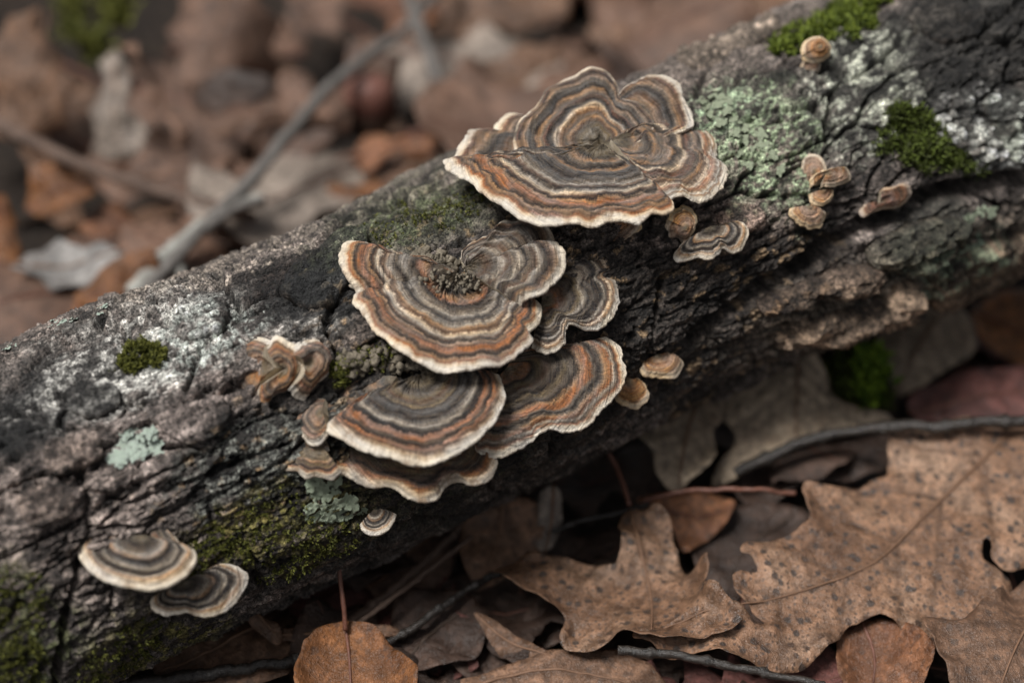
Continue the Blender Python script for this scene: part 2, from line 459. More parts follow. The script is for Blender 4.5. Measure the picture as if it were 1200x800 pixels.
def bark_field(s, al):
    a = al * RL
    p0 = log_point(s, al, np.full(s.shape, RL))
    px, py = project(p0)
    front = np.cos(al) > -0.25
    w1 = fbm(s * 0.5, a * 0.7, 4, 11)
    w2 = fbm(s * 1.6, a * 2.0, 4, 21)
    w3 = fbm(s * 5, a * 7, 4, 31)
    B = lambda *q, **k: np.where(front, blob(px, py, w1 + 0.8 * w2, *q, **k), 0)
    # ---- relief
    h = 0.40 * fbm(s * 0.13, a * 0.2, 2, 1)
    gran = np.clip(B(820, 360, 190, 90) + B(560, 330, 190, 130, warp=.2) + B(330, 560, 150, 80), 0, 1)
    T1 = 2.0 * fbm(s * .30 + .10 * w2, a * .95 + .08 * w2, 3, 111) + .18 * w2
    l1 = np.floor(T1); h = h + .11 * (l1 + sstep(0, .06, T1 - l1))
    T2 = 2.4 * fbm(s * 1.1, a * 3.4 + .15 * w2, 3, 121) + .22 * w3
    l2 = np.floor(T2); h = h + .04 * (l2 + sstep(0, .12, T2 - l2))
    rl1 = _hash(l1, l1 * 0 + 3, seed=9); rl2 = _hash(l2, l1, seed=10)
    xs, ya = s + 0.5 * w1 + 0.12 * w2, a + 0.35 * fbm(s * 0.5, a * 0.8, 3, 41) + 0.09 * w2
    f1, f2, id1, ox, oy = voro(xs / 3.0, ya / 1.15, 5)
    d1 = (f2 - f1) + .03 * w3
    pl = lerp(1.0, 0.45, gran)
    h = h + pl * (0.30 * (sstep(0.01, 0.10, d1) - 1) + (id1 - 0.5) * 0.10 + 0.10 * oy * np.sign(id1 - 0.4))
    g1, g2, id2, qx, qy = voro(xs / 1.05 + 7 + .1 * w2, ya / 0.40 + 3 + 0.2 * w2, 6)
    d2 = g2 - g1
    sub = sstep(.3, .5, id1)
    h = h + 0.075 * (sstep(0.0, 0.10, d2) - 1) * lerp(.35, 1, sub) + (id2 - 0.5) * 0.05 + 0.05 * qy
    k1, k2, id3, kx, ky = voro(s / 0.24 + 1.2 * w2, a / 0.13 + 1.2 * w2, 8)
    h = h + ((id3 - 0.5) * 0.035 + .018 * (sstep(0, .2, k2 - k1) - 1)) * lerp(1, 1.9, gran)
    h = h + 0.022 * w3 + 0.018 * fbm(s * 3, a * 16, 3, 51)
    r1 = np.abs(fbm(s * .42 + .1 * w2, a * 2.3, 3, 131) + .12 * w2); r2 = np.abs(fbm(s * 1.3, a * 6.5, 3, 141) + .10 * w3)
    h = h - .22 * sstep(.06, .0, r1) - .06 * sstep(.08, 0, r2)
    led = B(1080, 310, 190, 62, rot=-21, warp=.25)
    h = h + led * (.2 * (np.abs(fbm(s * .14 + 3, a * 1.9, 2, 151)) * 2 - .4) + .13 * np.abs(fbm(s * .35, a * 5, 3, 155)) + .12 * fbm(s * .7, a * 11, 3, 157))
    h = h - .22 * B(315, 325, 95, 20, warp=.3)
    for path, wd, dep in CR:
        d = seg_dist(s, a, path) + 0.09 * w2 + 0.03 * w3
        h = h - 1.15 * dep * sstep(wd, wd * 0.25, d)
    # lower right: the trunk's split-off ledge stands proud below the long crack
    h = h + 0.3 * B(1080, 310, 150, 45, rot=-22, warp=.25)
    # ---- albedo
    n = s.shape
    v = sstep(-.42, .5, w2 + 0.8 * w3)[:, None]
    rnd1, rnd2, rnd3 = id1[:, None], id2[:, None], id3[:, None]
    col = lerp(C(.03, .025, .022), C(.25, .21, .185), np.clip(0.4 * v + .2 * rnd2 + .35 * rnd1 + .2 * rl1[:, None] + .2 * rl2[:, None] - .15, 0, 1))
    def over(c, m):
        nonlocal col
        col = lerp(col, c, np.clip(m, 0, 1)[:, None])
    spk = sstep(-0.02, 0.16, w3 + 0.55 * w2)            # speckle
    spk2 = sstep(0.02, 0.13, fbm(s * 7, a * 9, 3, 61) + 0.5 * w2)
    flk = sstep(.45, .6, id2 + .3 * w2)
    # pinkish brown scaly bark on the near end
    over(lerp(C(.06, .045, .04), C(.52, .435, .39), np.clip(.3 * rnd2 + .3 * rl1[:, None] + .5 * v - .1, 0, 1)), B(160, 545, 190, 75) * .85)
    over(lerp(C(.05, .04, .035), C(.38, .31, .27), v), B(40, 640, 130, 90) * .7)
    # charcoal patches
    over(C(.03, .029, .028) * (0.5 + 1.2 * v), np.maximum(B(55, 470, 115, 48), B(375, 345, 80, 55)) * .95)
    over(C(.03, .029, .026) * (0.6 + 1.2 * v), B(1120, 60, 150, 80) * .85)
    over(C(.016, .011, .009) * (0.7 + .8 * v), B(315, 325, 95, 22, warp=.3) * .9)
    over(C(.038, .031, .026) * (0.6 + 1.1 * v), B(800, 360, 190, 110) * .85)
    over(C(.036, .03, .024) * (0.6 + 1.1 * v), B(480, 520, 240, 130) * .75)
    over(C(.03, .028, .025) * (.5 + 1.4 * v), B(310, 530, 120, 55) * .85)
    # tan frass and bare specks in the granular dark middle
    over(C(.26, .18, .105), gran * sstep(.86, .93, id3 + .15 * w3) * .8)
    # grey crust lichen speckle on the near end
    over(lerp(C(.22, .205, .19), C(.66, .64, .59), v), B(165, 415, 150, 52) * lerp(.3, 1, spk) * .95)
    over(C(.58, .61, .56), B(245, 395, 75, 35) * spk2 * .85)
    over(C(.36, .34, .31), np.maximum(B(340, 400, 70, 25), B(120, 380, 120, 14)) * spk2 * .6)
    over(C(.42, .43, .38), B(310, 540, 110, 45) * spk2 * .45)
    # rim of the top edge: pale weathered
    over(C(.32, .27, .22), B(255, 315, 190, 14, warp=.35) * .5 * (spk))
    over(C(.24, .21, .17), B(520, 190, 170, 14, warp=.35) * .6 * spk)
    # green algae
    over(C(.095, .105, .06) * (.7 + .8 * v), B(480, 255, 125, 42) * lerp(.5, .95, spk2))
    over(C(.13, .115, .028) * (.5 + v), np.maximum(B(310, 620, 130, 48), B(180, 760, 110, 45, rot=-30)) * spk * .75)
    over(C(.07, .085, .025) * (.5 + v), B(15, 740, 75, 90) * spk * .7)
    over(C(.07, .075, .03), B(470, 560, 170, 50) * spk2 * .4)
    # far end: brown grey bark, crusts
    over(lerp(C(.05, .04, .034), C(.34, .27, .23), v), B(860, 235, 110, 60) * .75)
    over(lerp(C(.16, .16, .135), C(.56, .57, .47), v), B(1010, 120, 75, 62, rot=-60) * lerp(.25, 1, spk) * .9)
    over(C(.46, .55, .36), B(890, 175, 75, 62, rot=40) * lerp(.1, 1, spk2) * .85)
    over(C(.45, .55, .38), B(845, 135, 36, 32) * spk * .9)
    over(lerp(C(.22, .21, .2), C(.72, .72, .67), v), B(1165, 160, 68, 48, rot=10) * lerp(.35, 1, spk) * .95)
    over(C(.2, .165, .14), B(850, 75, 130, 26, rot=-24) * .7)
    # ledge below the crack
    over(lerp(C(.06, .048, .038), C(.44, .355, .27), np.clip(v * .7 + .4 * rnd2 - .1, 0, 1)), B(1080, 320, 230, 52, rot=-20, warp=.3) * .85)
    over(C(.3, .4, .3), B(1110, 290, 60, 22, rot=-20) * spk2 * .75)
    over(C(.3, .4, .3), B(1180, 315, 60, 16, rot=-15) * spk2 * .7)
    over(C(.07, .075, .06), B(1075, 275, 60, 35) * .5)
    # crevice shade painted into the bark colour along the fissures, paler weathered tops
    fissure_shade = np.clip(.7 * sstep(.05, 0, r1) + .4 * sstep(.05, 0, r2) + sstep(.08, 0.0, d1) * pl + .6 * sstep(.09, 0.0, d2) * lerp(.3, 1, sub), 0, 1)
    col = col * (1 - .62 * fissure_shade[:, None])
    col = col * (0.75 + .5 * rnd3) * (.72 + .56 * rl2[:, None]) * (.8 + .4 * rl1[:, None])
    return h, np.clip(col ** 1.12 * 1.18, 0.007, .8)

SMIN, SMAX, NS, NA, NB = -14.0, 36.0, 1400, 440, 50
s1 = np.linspace(SMIN, SMAX, NS)
al = np.concatenate([np.linspace(-1.95, 1.95, NA), np.linspace(1.95, 2 * math.pi - 1.95, NB + 2)[1:-1]])
Sg, Ag = np.meshgrid(s1, al, indexing='ij')
sf, af = Sg.ravel(), Ag.ravel()
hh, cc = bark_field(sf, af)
LV = log_point(sf, af, RL + hh)
NALL = NA + NB
fcs = grid_faces(NS, NALL)
wrap = np.stack([np.arange(NS - 1) * NALL + NALL - 1, np.arange(1, NS) * NALL + NALL - 1,
                 np.arange(1, NS) * NALL, np.arange(NS - 1) * NALL], -1)
log = thing('fallen_log', 'mossy lichen-spotted fallen log lying across the leaf litter, carrying all the bracket fungi', 'log', A0 + EX * 8 - np.array([0, 0, RL]))
ends = []
capv = [A0 + EX * (SMIN - .3), A0 + EX * (SMAX + .3)]
LVall = np.concatenate([LV, capv])
n0 = len(LV); k = np.arange(NALL); k2 = (k + 1) % NALL
tri = np.concatenate([np.stack([k2, k, np.full(NALL, n0)], -1),
                      np.stack([(NS - 1) * NALL + k, (NS - 1) * NALL + k2, np.full(NALL, n0 + 1)], -1)])
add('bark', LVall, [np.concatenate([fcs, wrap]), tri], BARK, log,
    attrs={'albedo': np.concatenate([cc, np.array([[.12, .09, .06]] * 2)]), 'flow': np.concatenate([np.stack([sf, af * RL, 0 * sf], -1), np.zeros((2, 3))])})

# coarse copy for placing things on the bark (not linked to the scene)
bi = np.arange(0, NS, 4); bj = np.arange(0, NA, 3)
bvv = LV.reshape(NS, NALL, 3)[np.ix_(bi, bj)].reshape(-1, 3)
BVH = BVHTree.FromPolygons([tuple(v) for v in bvv], [tuple(f) for f in grid_faces(len(bi), len(bj)).tolist()])
def hit_log(px, py):
    d = unit(raydir(px, py))
    loc, nrm, idx, dist = BVH.ray_cast(Vector(CAM), Vector(d))
    if loc is None: return None, None
    nrm = np.array(nrm)
    if nrm @ d > 0: nrm = -nrm
    return np.array(loc), nrm

def triangulate(poly, step, seed=0, jitter=0.25):
    """2-D polygon (n,2) -> points, triangles; boundary kept, interior filled on a hex grid"""
    poly = np.asarray(poly, float); n = len(poly)
    lo, hi = poly.min(0), poly.max(0)
    xs = np.arange(lo[0], hi[0], step); ys = np.arange(lo[1], hi[1], step * .866)
    X, Y = np.meshgrid(xs, ys); X[1::2] += step / 2
    rg = np.random.RandomState(seed)
    pts = np.stack([X.ravel(), Y.ravel()], -1) + rg.uniform(-jitter, jitter, (X.size, 2)) * step
    inside = np.zeros(len(pts), bool)
    for i in range(n):
        (x0, y0), (x1, y1) = poly[i], poly[(i + 1) % n]
        c = ((y0 > pts[:, 1]) != (y1 > pts[:, 1])) & (pts[:, 0] < (x1 - x0) * (pts[:, 1] - y0) / (y1 - y0 + 1e-12) + x0)
        inside ^= c
    pts = pts[inside]
    if len(pts):
        pts = pts[seg_dist(pts[:, 0], pts[:, 1], [tuple(p) for p in poly] + [tuple(poly[0])]) > step * .45]
    allp = [Vector(p) for p in np.concatenate([poly, pts])]
    ov, oe, of, *_ = delaunay_2d_cdt(allp, [], [list(range(n))], 1, 1e-5)
    T = np.array([f for f in of if len(f) == 3], np.int32)
    return np.array([tuple(v) for v in ov]), T

def smooth_closed(pts, step):
    """Catmull-Rom through a closed polygon, resampled about every step"""
    pts = np.asarray(pts, float); n = len(pts); out = []
    for i in range(n):
        p0, p1, p2, p3 = pts[i - 1], pts[i], pts[(i + 1) % n], pts[(i + 2) % n]
        m = max(1, int(round(np.linalg.norm(p2 - p1) / step)))
        for q in range(m):
            t = q / m
            out.append(0.5 * ((2 * p1) + (p2 - p0) * t + (2 * p0 - 5 * p1 + 4 * p2 - p3) * t * t + (3 * p1 - p0 - 3 * p2 + p3) * t ** 3))
    return np.array(out)

def smooth_open(pts, m):
    pts = np.asarray(pts, float)
    e = np.concatenate([[2 * pts[0] - pts[1]], pts, [2 * pts[-1] - pts[-2]]])
    ch = np.concatenate([[0], np.cumsum(np.linalg.norm(np.diff(pts, axis=0), axis=1))])
    u = np.linspace(0, ch[-1], m); out = []
    for x in u:
        i = min(np.searchsorted(ch, x, 'right') - 1, len(pts) - 2)
        t = (x - ch[i]) / max(ch[i + 1] - ch[i], 1e-9)
        p0, p1, p2, p3 = e[i], e[i + 1], e[i + 2], e[i + 3]
        out.append(0.5 * ((2 * p1) + (p2 - p0) * t + (2 * p0 - 5 * p1 + 4 * p2 - p3) * t * t + (3 * p1 - p0 - 3 * p2 + p3) * t ** 3))
    return np.array(out)

# ---- loose bark plates, each a part of the log
def bark_plate(poly, thick, tilt=0.0, seed=0, tint=(1, 1, 1), label=None):
    sa = np.array([(s, a * RL) for s, a in (hit_cyl(*p) for p in poly)])
    ring = smooth_closed(sa, 0.12)
    nn = fbm(ring[:, 0] * 3 + seed, ring[:, 1] * 3, 4, 70 + seed)
    cen = ring.mean(0)
    ring = ring + (ring - cen) / (np.linalg.norm(ring - cen, axis=1)[:, None] + .3) * nn[:, None] * .16
    p, T = triangulate(ring, 0.085, seed)
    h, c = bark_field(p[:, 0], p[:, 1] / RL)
    hs = 0.35 * fbm(p[:, 0] * .13, p[:, 1] * .2, 3, 1)
    rd = seg_dist(p[:, 0], p[:, 1], [tuple(q) for q in ring] + [tuple(ring[0])])
    edge = sstep(0.0, .22, rd)
    wv = fbm(p[:, 0] * .7, p[:, 1] * 6, 4, 90 + seed)
    wf = fbm(p[:, 0] * 4, p[:, 1] * 14, 3, 95 + seed)
    top = .55 * h + .2 + thick * (.55 + .45 * edge) + .2 * wv + .12 * wf + tilt * (p[:, 0] - cen[0]) / 2
    V1 = log_point(p[:, 0], p[:, 1] / RL, RL + top)
    V2 = log_point(p[:, 0], p[:, 1] / RL, RL + np.minimum(top - thick * .9, h + .1) - .3)
    n = len(p)
    # boundary edges
    from collections import Counter
    cnt = Counter()
    for t in T.tolist():
        for i in range(3):
            cnt[tuple(sorted((t[i], t[(i + 1) % 3])))] += 1
    side = []
    for t in T.tolist():
        for i in range(3):
            e = (t[i], t[(i + 1) % 3])
            if cnt[tuple(sorted(e))] == 1: side.append([e[1], e[0], e[0] + n, e[1] + n])
    col = c * np.array(tint) * (0.85 + .5 * np.clip(wv + .6 * wf, -.6, .8))[:, None]
    col2 = np.tile(np.array([[.05, .036, .027]]), (n, 1))
    o = add('bark_plate', np.concatenate([V1, V2]), [np.concatenate([T, T[:, ::-1] + n]), np.array(side)], BARK, log,
            attrs={'albedo': np.concatenate([np.clip(col, .01, .7), col2]), 'flow': np.concatenate([np.column_stack([p, np.full(n, seed)])] * 2)})
    if label: o['label'] = label
    return o

PLATES = [
    ([(907, 398), (915, 385), (960, 362), (1010, 345), (1050, 322), (1062, 326), (1055, 345), (1000, 368), (950, 388), (915, 400)], .5, .15, (1.35, 1.2, 1.1), 'long tan splinter of bark below the crack'),
    ([(888, 362), (900, 350), (950, 325), (1000, 308), (1020, 312), (1000, 332), (950, 342), (905, 365)], .45, .15, (1.25, 1.1, 1.0), 'short tan splinter of bark above the long one'),
    ([(1013, 300), (1020, 282), (1060, 262), (1110, 250), (1120, 265), (1085, 295), (1040, 312)], .45, .1, (.9, .95, .85), None),
    ([(1075, 325), (1080, 305), (1130, 280), (1200, 265), (1230, 280), (1210, 310), (1140, 335), (1090, 345)], .4, .0, (1.1, 1.0, .9), None),
    ([(1115, 112), (1135, 108), (1142, 125), (1135, 140), (1117, 138)], .14, 0, (1.15, 1.15, 1.12), None),
    ([(1155, 112), (1200, 112), (1202, 140), (1160, 140)], .14, 0, (1.1, 1.15, 1.1), None),
    ([(1105, 148), (1135, 142), (1162, 158), (1170, 180), (1150, 190), (1115, 170)], .16, 0, (1.15, 1.15, 1.1), None),
    ([(1165, 148), (1198, 146), (1205, 180), (1180, 185)], .15, 0, (1.0, 1.05, .95), None),
    ([(172, 485), (190, 468), (240, 462), (268, 480), (262, 505), (225, 520), (195, 510)], .16, 0, (1, 1, 1), None),
    ([(55, 535), (75, 515), (110, 510), (122, 530), (95, 550), (65, 555)], .16, .1, (1.2, 1.15, 1.1), None),
    ([(330, 345), (345, 315), (385, 285), (425, 270), (430, 300), (405, 340), (370, 362)], .15, 0, (.9, .95, .95), None),
    ([(205, 375), (230, 352), (262, 350), (265, 380), (240, 400), (212, 398)], .12, 0, (1.05, 1.05, 1.05), None),
    ([(80, 470), (100, 455), (135, 455), (140, 478), (105, 490), (84, 486)], .14, 0, (.7, .7, .7), None),
    ([(20, 590), (45, 572), (85, 580), (80, 605), (40, 615)], .15, .05, (1.2, 1.15, 1.1), None),
    ([(395, 390), (412, 372), (445, 368), (440, 395), (415, 410)], .15, .1, (1.2, 1.15, 1.1), None),
    ([(1060, 20), (1100, 5), (1150, 20), (1140, 45), (1090, 50)], .16, 0, (1.1, 1.05, 1.0), None),
    ([(800, 80), (850, 58), (905, 32), (912, 42), (870, 66), (820, 90)], .18, 0, (1.3, 1.25, 1.15), None),
    ([(835, 255), (860, 240), (890, 248), (885, 270), (850, 278)], .12, 0, (1.2, 1.1, 1.05), None),
]
for i, (pl_, th, ti, tn, lb) in enumerate(PLATES):
    bark_plate(pl_, th, ti, i, tn, lb)

# ------------------------------------------------------------------ bracket fungi
W_ = (.62, .55, .45); CR_ = (.56, .44, .31); TN = (.33, .205, .112); OR = (.32, .145, .06); BR = (.14, .085, .054)
DK = (.028, .021, .019); GY = (.155, .125, .097); BG = (.12, .110, .102); LG = (.35, .30, .24); RB = (.17, .09, .06); KH = (.20, .15, .085)
PAL = {
 'front': [(0, GY), (.12, KH), (.2, DK), (.26, TN), (.31, GY), (.36, DK), (.40, TN), (.44, BG), (.50, DK), (.535, BG), (.58, GY), (.61, LG), (.635, BR), (.66, DK), (.69, LG), (.715, CR_), (.74, BR), (.765, DK), (.785, TN), (.81, OR), (.84, OR), (.86, BR), (.875, DK), (.895, TN), (.92, BR), (.94, OR), (.96, CR_), (.982, W_), (1, W_)],
 'back': [(0, LG), (.10, GY), (.16, LG), (.2, KH), (.26, GY), (.31, BR), (.35, TN), (.39, GY), (.43, BR), (.47, TN), (.52, CR_), (.56, BG), (.60, DK), (.64, RB), (.67, GY), (.73, TN), (.76, DK), (.79, BG), (.84, GY), (.87, TN), (.90, BR), (.92, DK), (.945, RB), (.965, GY), (.985, CR_), (1, W_)],
 'lobe': [(0, GY), (.2, BG), (.3, TN), (.38, GY), (.46, BG), (.52, DK), (.56, GY), (.62, TN), (.66, BR), (.72, BG), (.76, DK), (.8, GY), (.84, TN), (.88, BR), (.91, RB), (.94, CR_), (.97, W_), (1, W_)],
 'right': [(0, GY), (.15, DK), (.22, TN), (.28, GY), (.33, DK), (.38, TN), (.44, GY), (.5, TN), (.54, DK), (.58, GY), (.62, CR_), (.66, BR), (.70, RB), (.74, GY), (.77, TN), (.80, BR), (.84, CR_), (.87, OR), (.905, TN), (.935, W_), (.95, TN), (.975, W_), (1, W_)],
 'main': [(0, KH), (.14, GY), (.22, DK), (.28, TN), (.34, OR), (.38, DK), (.43, GY), (.48, LG), (.53, DK), (.56, GY), (.60, LG), (.63, TN), (.665, BR), (.69, CR_), (.715, LG), (.735, BR), (.755, DK), (.775, TN), (.80, BR), (.82, OR), (.85, OR), (.87, BR), (.89, DK), (.915, TN), (.94, OR), (.96, CR_), (.982, W_), (1, W_)],
 'grey': [(0, KH), (.15, GY), (.25, BR), (.32, GY), (.4, LG), (.46, BR), (.52, GY), (.58, LG), (.63, DK), (.67, GY), (.72, BR), (.76, LG), (.80, GY), (.84, DK), (.88, BR), (.91, TN), (.94, LG), (.97, W_), (1, W_)],
 'dark': [(0, KH), (.12, KH), (.2, OR), (.28, BR), (.36, GY), (.42, DK), (.48, KH), (.54, LG), (.6, DK), (.65, GY), (.70, DK), (.75, DK), (.79, LG), (.82, GY), (.85, BR), (.88, CR_), (.92, TN), (.95, LG), (.98, W_), (1, W_)],
 'amber': [(0, KH), (.1, OR), (.18, OR), (.22, DK), (.28, KH), (.34, BR), (.38, GY), (.44, DK), (.48, KH), (.53, GY), (.58, DK), (.62, TN), (.66, OR), (.70, OR), (.73, GY), (.76, DK), (.79, GY), (.82, TN), (.86, OR), (.89, LG), (.92, BR), (.94, OR), (.96, CR_), (.98, W_), (1, W_)],
 'lower': [(0, GY), (.14, KH), (.2, DK), (.26, GY), (.31, KH), (.35, BR), (.39, GY), (.43, KH), (.46, DK), (.49, BG), (.54, BG), (.57, DK), (.60, BG), (.66, LG), (.70, DK), (.735, DK), (.755, OR), (.79, OR), (.81, BR), (.84, DK), (.86, OR), (.88, OR), (.90, BR), (.915, TN), (.94, CR_), (.97, W_), (1, W_)],
 'under': [(0, KH), (.5, KH), (.58, TN), (.62, BR), (.68, KH), (.74, BR), (.78, DK), (.82, BR), (.86, OR), (.90, TN), (.93, CR_), (.97, LG), (1, W_)],
 'frill': [(0, BR), (.2, KH), (.32, (.3, .15, .06)), (.42, TN), (.5, BR), (.58, GY), (.66, TN), (.73, BR), (.8, OR), (.86, TN), (.9, BR), (.925, CR_), (.95, W_), (1, W_)],
 'small': [(0, DK), (.2, DK), (.35, GY), (.42, LG), (.5, TN), (.55, DK), (.62, BG), (.68, LG), (.73, DK), (.78, DK), (.83, LG), (.88, TN), (.93, CR_), (.97, W_), (1, W_)],
 'tan': [(0, KH), (.3, TN), (.5, (.40, .2, .075)), (.7, (.42, .25, .11)), (.8, (.27, .14, .06)), (.86, (.46, .29, .14)), (.93, CR_), (1, (.64, .49, .3))],
 'rust': [(0, BR), (.3, RB), (.5, (.25, .12, .07)), (.7, BR), (.85, (.3, .16, .09)), (.93, CR_), (1, (.5, .38, .28))],
}
_capmat = {}
def capmat(pal, seed, dirt=.35):
    k = (pal, seed % 5, dirt)
    if k not in _capmat: _capmat[k] = mat_cap('cap_' + pal, PAL[pal], seed % 5, dirt)
    return _capmat[k]

def cap(parent, c_px, margin, n, pal, lift=0.15, dome=0.25, wave=0.10, th=0.13, seed=0, heights=None, cren=0.05,
        fold=0.0, dirt=.35, name='cap', lump=0.0, pitch=0.018, label=None, center=None, tuck=(0, 0), belly=0.0):
    """one fan-shaped cap: rays from the attachment to a margin traced on the cap's own plane"""
    n = unit(n)
    c3 = center
    if c3 is None:
        c3, _ = hit_log(*c_px)
        if c3 is None:
            s_, a_ = hit_cyl(*c_px); c3 = log_point(np.array([s_]), np.array([a_]), np.array([RL]))[0]
        c3 = c3 + n * lift
    if heights is None: heights = [0] * len(margin)
    E = np.array([hit_plane(x, y, c3 + n * hgt, n) for (x, y), hgt in zip(margin, heights)])
    L = np.linalg.norm(np.diff(E, axis=0), axis=1).sum()
    NP = int(np.clip(L / pitch / 1.6, 50, 420))
    E = smooth_open(E, NP)
    arc = np.concatenate([[0], np.cumsum(np.linalg.norm(np.diff(E, axis=0), axis=1))])
    rv = E - c3
    Rm = np.linalg.norm(rv, axis=1)
    e1 = rv / Rm[:, None]
    sd = seed * 3.17
    z0 = np.full(NP, sd)
    crn = cren * fbm(arc * 2.6, z0, 3, 200 + seed) + .5 * cren * fbm(arc * 9, z0, 2, 210 + seed)
    Rm = Rm + crn
    E = c3 + e1 * Rm[:, None]
    NR = int(np.clip(Rm.max() / pitch / 1.5, 24, 170))
    q = np.linspace(0, 1, NR)
    r = np.broadcast_to(q, (NP, NR)); A2 = np.broadcast_to(arc[:, None], (NP, NR)); R2 = np.broadcast_to(Rm[:, None], (NP, NR))
    d = r * R2
    wv = wave * fbm(A2 * 1.1, d * .25 + sd, 3, 220 + seed) * r ** 1.6
    wv = wv + fold * np.sin(A2 * 3.3 + sd + 1.2 * fbm(A2 * .8, d * .3, 2, 225 + seed)) * r ** 2.2
    w0 = .18 * fbm(A2 * .9, d * .5, 3, 230 + seed)
    ed = A2 / arc[-1]
    wv = wv - (tuck[0] * np.exp(-ed / .05) + tuck[1] * np.exp(-(1 - ed) / .05)) * r ** .8
    rid = .05 * fbm(np.full_like(d, sd), (r * 9 + w0) * 1.7, 2, 240 + seed) * sstep(.05, .3, r)
    rid = rid + .035 * np.sin(6.283 * (d * 1.5 + .5 * w0 + sd)) * sstep(.1, .4, r) * sstep(1.0, .85, r) + .016 * fbm(A2 * 1.2, d * 9, 2, 245 + seed) + .02 * fbm(A2 * 5, d * 2.0 + sd, 3, 247 + seed) * r
    lm = lump * fbm(A2 * 2.2 / (.3 + r), d * 2.5 + sd, 4, 250 + seed) * sstep(.6, .1, r)
    lip = -.5 * th * sstep(.90, 1.0, r) ** 2
    z = dome * (1 - r ** 2.2) + belly * np.sin(math.pi * r ** 1.3) + wv + rid + lm + lip
    kw_ = max(3, NP // 5) | 1
    ker = np.hanning(kw_ + 2)[1:-1]; ker /= ker.sum()
    pe = np.concatenate([2 * E[0] - E[1:kw_ // 2 + 1][::-1], E, 2 * E[-1] - E[-kw_ // 2:-1][::-1]])
    Es = np.stack([np.convolve(pe[:, k_], ker, 'valid')[:NP] for k_ in range(3)], -1)
    bl = (r ** 2.5)[..., None]
    rad3 = (Es - c3)[:, None, :] * (1 - bl) + (E - c3)[:, None, :] * bl
    top = c3 + rad3 * r[..., None] + n * z[..., None]
    # rounded lip, then the pore surface underneath
    m = 5
    ang = np.linspace(0, math.pi, m + 2)[1:-1]
    rim = E + n * (wv + rid + dome * 0)[:, -1][:, None]
    lipv = np.stack([rim + e1 * (.42 * th * math.sin(x)) + n * (-.5 * th + .5 * th * (math.cos(x) - 1) + 0) for x in ang], 1)
    lipv = lipv - 0
    V = np.concatenate([top, lipv], 1); nv = NR + m
    ring = np.concatenate([r, np.ones((NP, m))], 1)
    dist = np.concatenate([d, R2[:, -1:] + np.linspace(.01, .06, m)], 1)
    ar = np.broadcast_to(arc[:, None], (NP, nv))
    f = grid_faces(NP, nv)
    a, b, cc_ = V[0, -1] - V[0, 0], V[-1, -1] - V[0, 0], n
    if np.cross(a, b) @ n < 0: f = f[:, ::-1]
    o = add(name, V.reshape(-1, 3), f, capmat(pal, seed, dirt), parent, attrs={'ring': ring.ravel(), 'arc': ar.ravel(), 'dist': dist.ravel()})
    if label: o['label'] = label
    NU = 18
    qu = np.linspace(1, 0, NU)
    rr = np.broadcast_to(qu, (NP, NU))
    zi = wv[:, -1:] * rr ** 1.6 - th * 1.0 - (1 - rr) ** 1.2 * min(.6, .28 * float(Rm.mean())) + .0 * rr
    zi = zi + rid[:, -1:] * rr
    bu = (rr ** 2.5)[..., None]
    un = c3 + ((Es - c3)[:, None, :] * (1 - bu) + (E - c3)[:, None, :] * bu) * rr[..., None] + n * zi[..., None]
    # side walls at the two ends of the fan keep the cap closed
    fu = grid_faces(NP, NU)
    if np.cross(a, b) @ n >= 0: pass
    else: fu = fu[:, ::-1]
    sv = []; sfc = []; base = NP * NU
    for e in (0, NP - 1):
        idx = np.round(np.linspace(NR - 1, 0, NU)).astype(int)
        tp = top[e, idx]
        s0 = base + len(sv)
        sv.extend(tp); 
        for i in range(NU - 1):
            sfc.append([e * NU + i, e * NU + i + 1, s0 + i + 1, s0 + i])
    p = add('pore_surface', np.concatenate([un.reshape(-1, 3), np.array(sv)]), [fu, np.array(sfc)], PORE, None, loc=np.array(parent.location) / U)
    p.parent = o; p.location = (0, 0, 0)
    return o

G_BR = 'banded bracket fungi on the log'
def fungus(label, at, group=G_BR, up=0.0):
    p, _ = hit_log(*at)
    return thing('bracket_fungus', label, 'bracket fungus', p, group)

# -- the big rosette on top of the log
ros = fungus('largest bracket fungus, a wide wavy rosette of banded caps on top of the log', (700, 195))
cR, _ = hit_log(700, 188); cR = cR + np.array([0, 0, .75])
nb = (0.0, -.28, 1.0)
cap(ros, None, [(640, 135), (617, 128), (597, 133), (583, 145), (579, 153), (567, 151), (550, 157), (541, 167), (533, 175), (522, 185), (527, 192), (560, 200), (600, 206), (640, 207)], (-.12, -.05, 1), 'lobe', dome=.0, belly=-.12, wave=.2, seed=1, cren=.06, fold=.06, heights=[-.3, -.3, -.3, -.25, -.25, -.2, -.15, -.05, 0, .1, .12, .12, .1, .05], center=cR + np.array([0, 0, -.06]))
cap(ros, None, [(728, 158), (735, 140), (732, 118), (726, 108), (747, 92), (767, 87), (783, 91), (796, 103), (799, 114), (808, 127), (811, 140), (806, 150), (770, 168)], (-.12, -.45, 1), 'lobe', dome=-.1, belly=.1, wave=.2, seed=3, cren=.05, fold=.05, center=cR + np.array([.25, .3, -.22]))
cap(ros, None, [(640, 213), (622, 198), (607, 180), (603, 160), (611, 140), (630, 120), (643, 101), (667, 86), (693, 80), (713, 85), (723, 96), (727, 112), (750, 124), (766, 140), (760, 155), (745, 168)], nb, 'back', dome=-.12, belly=-.08, wave=.25, seed=2, cren=.03, lump=.12, pitch=.016, center=cR + np.array([0, 0, .06]))
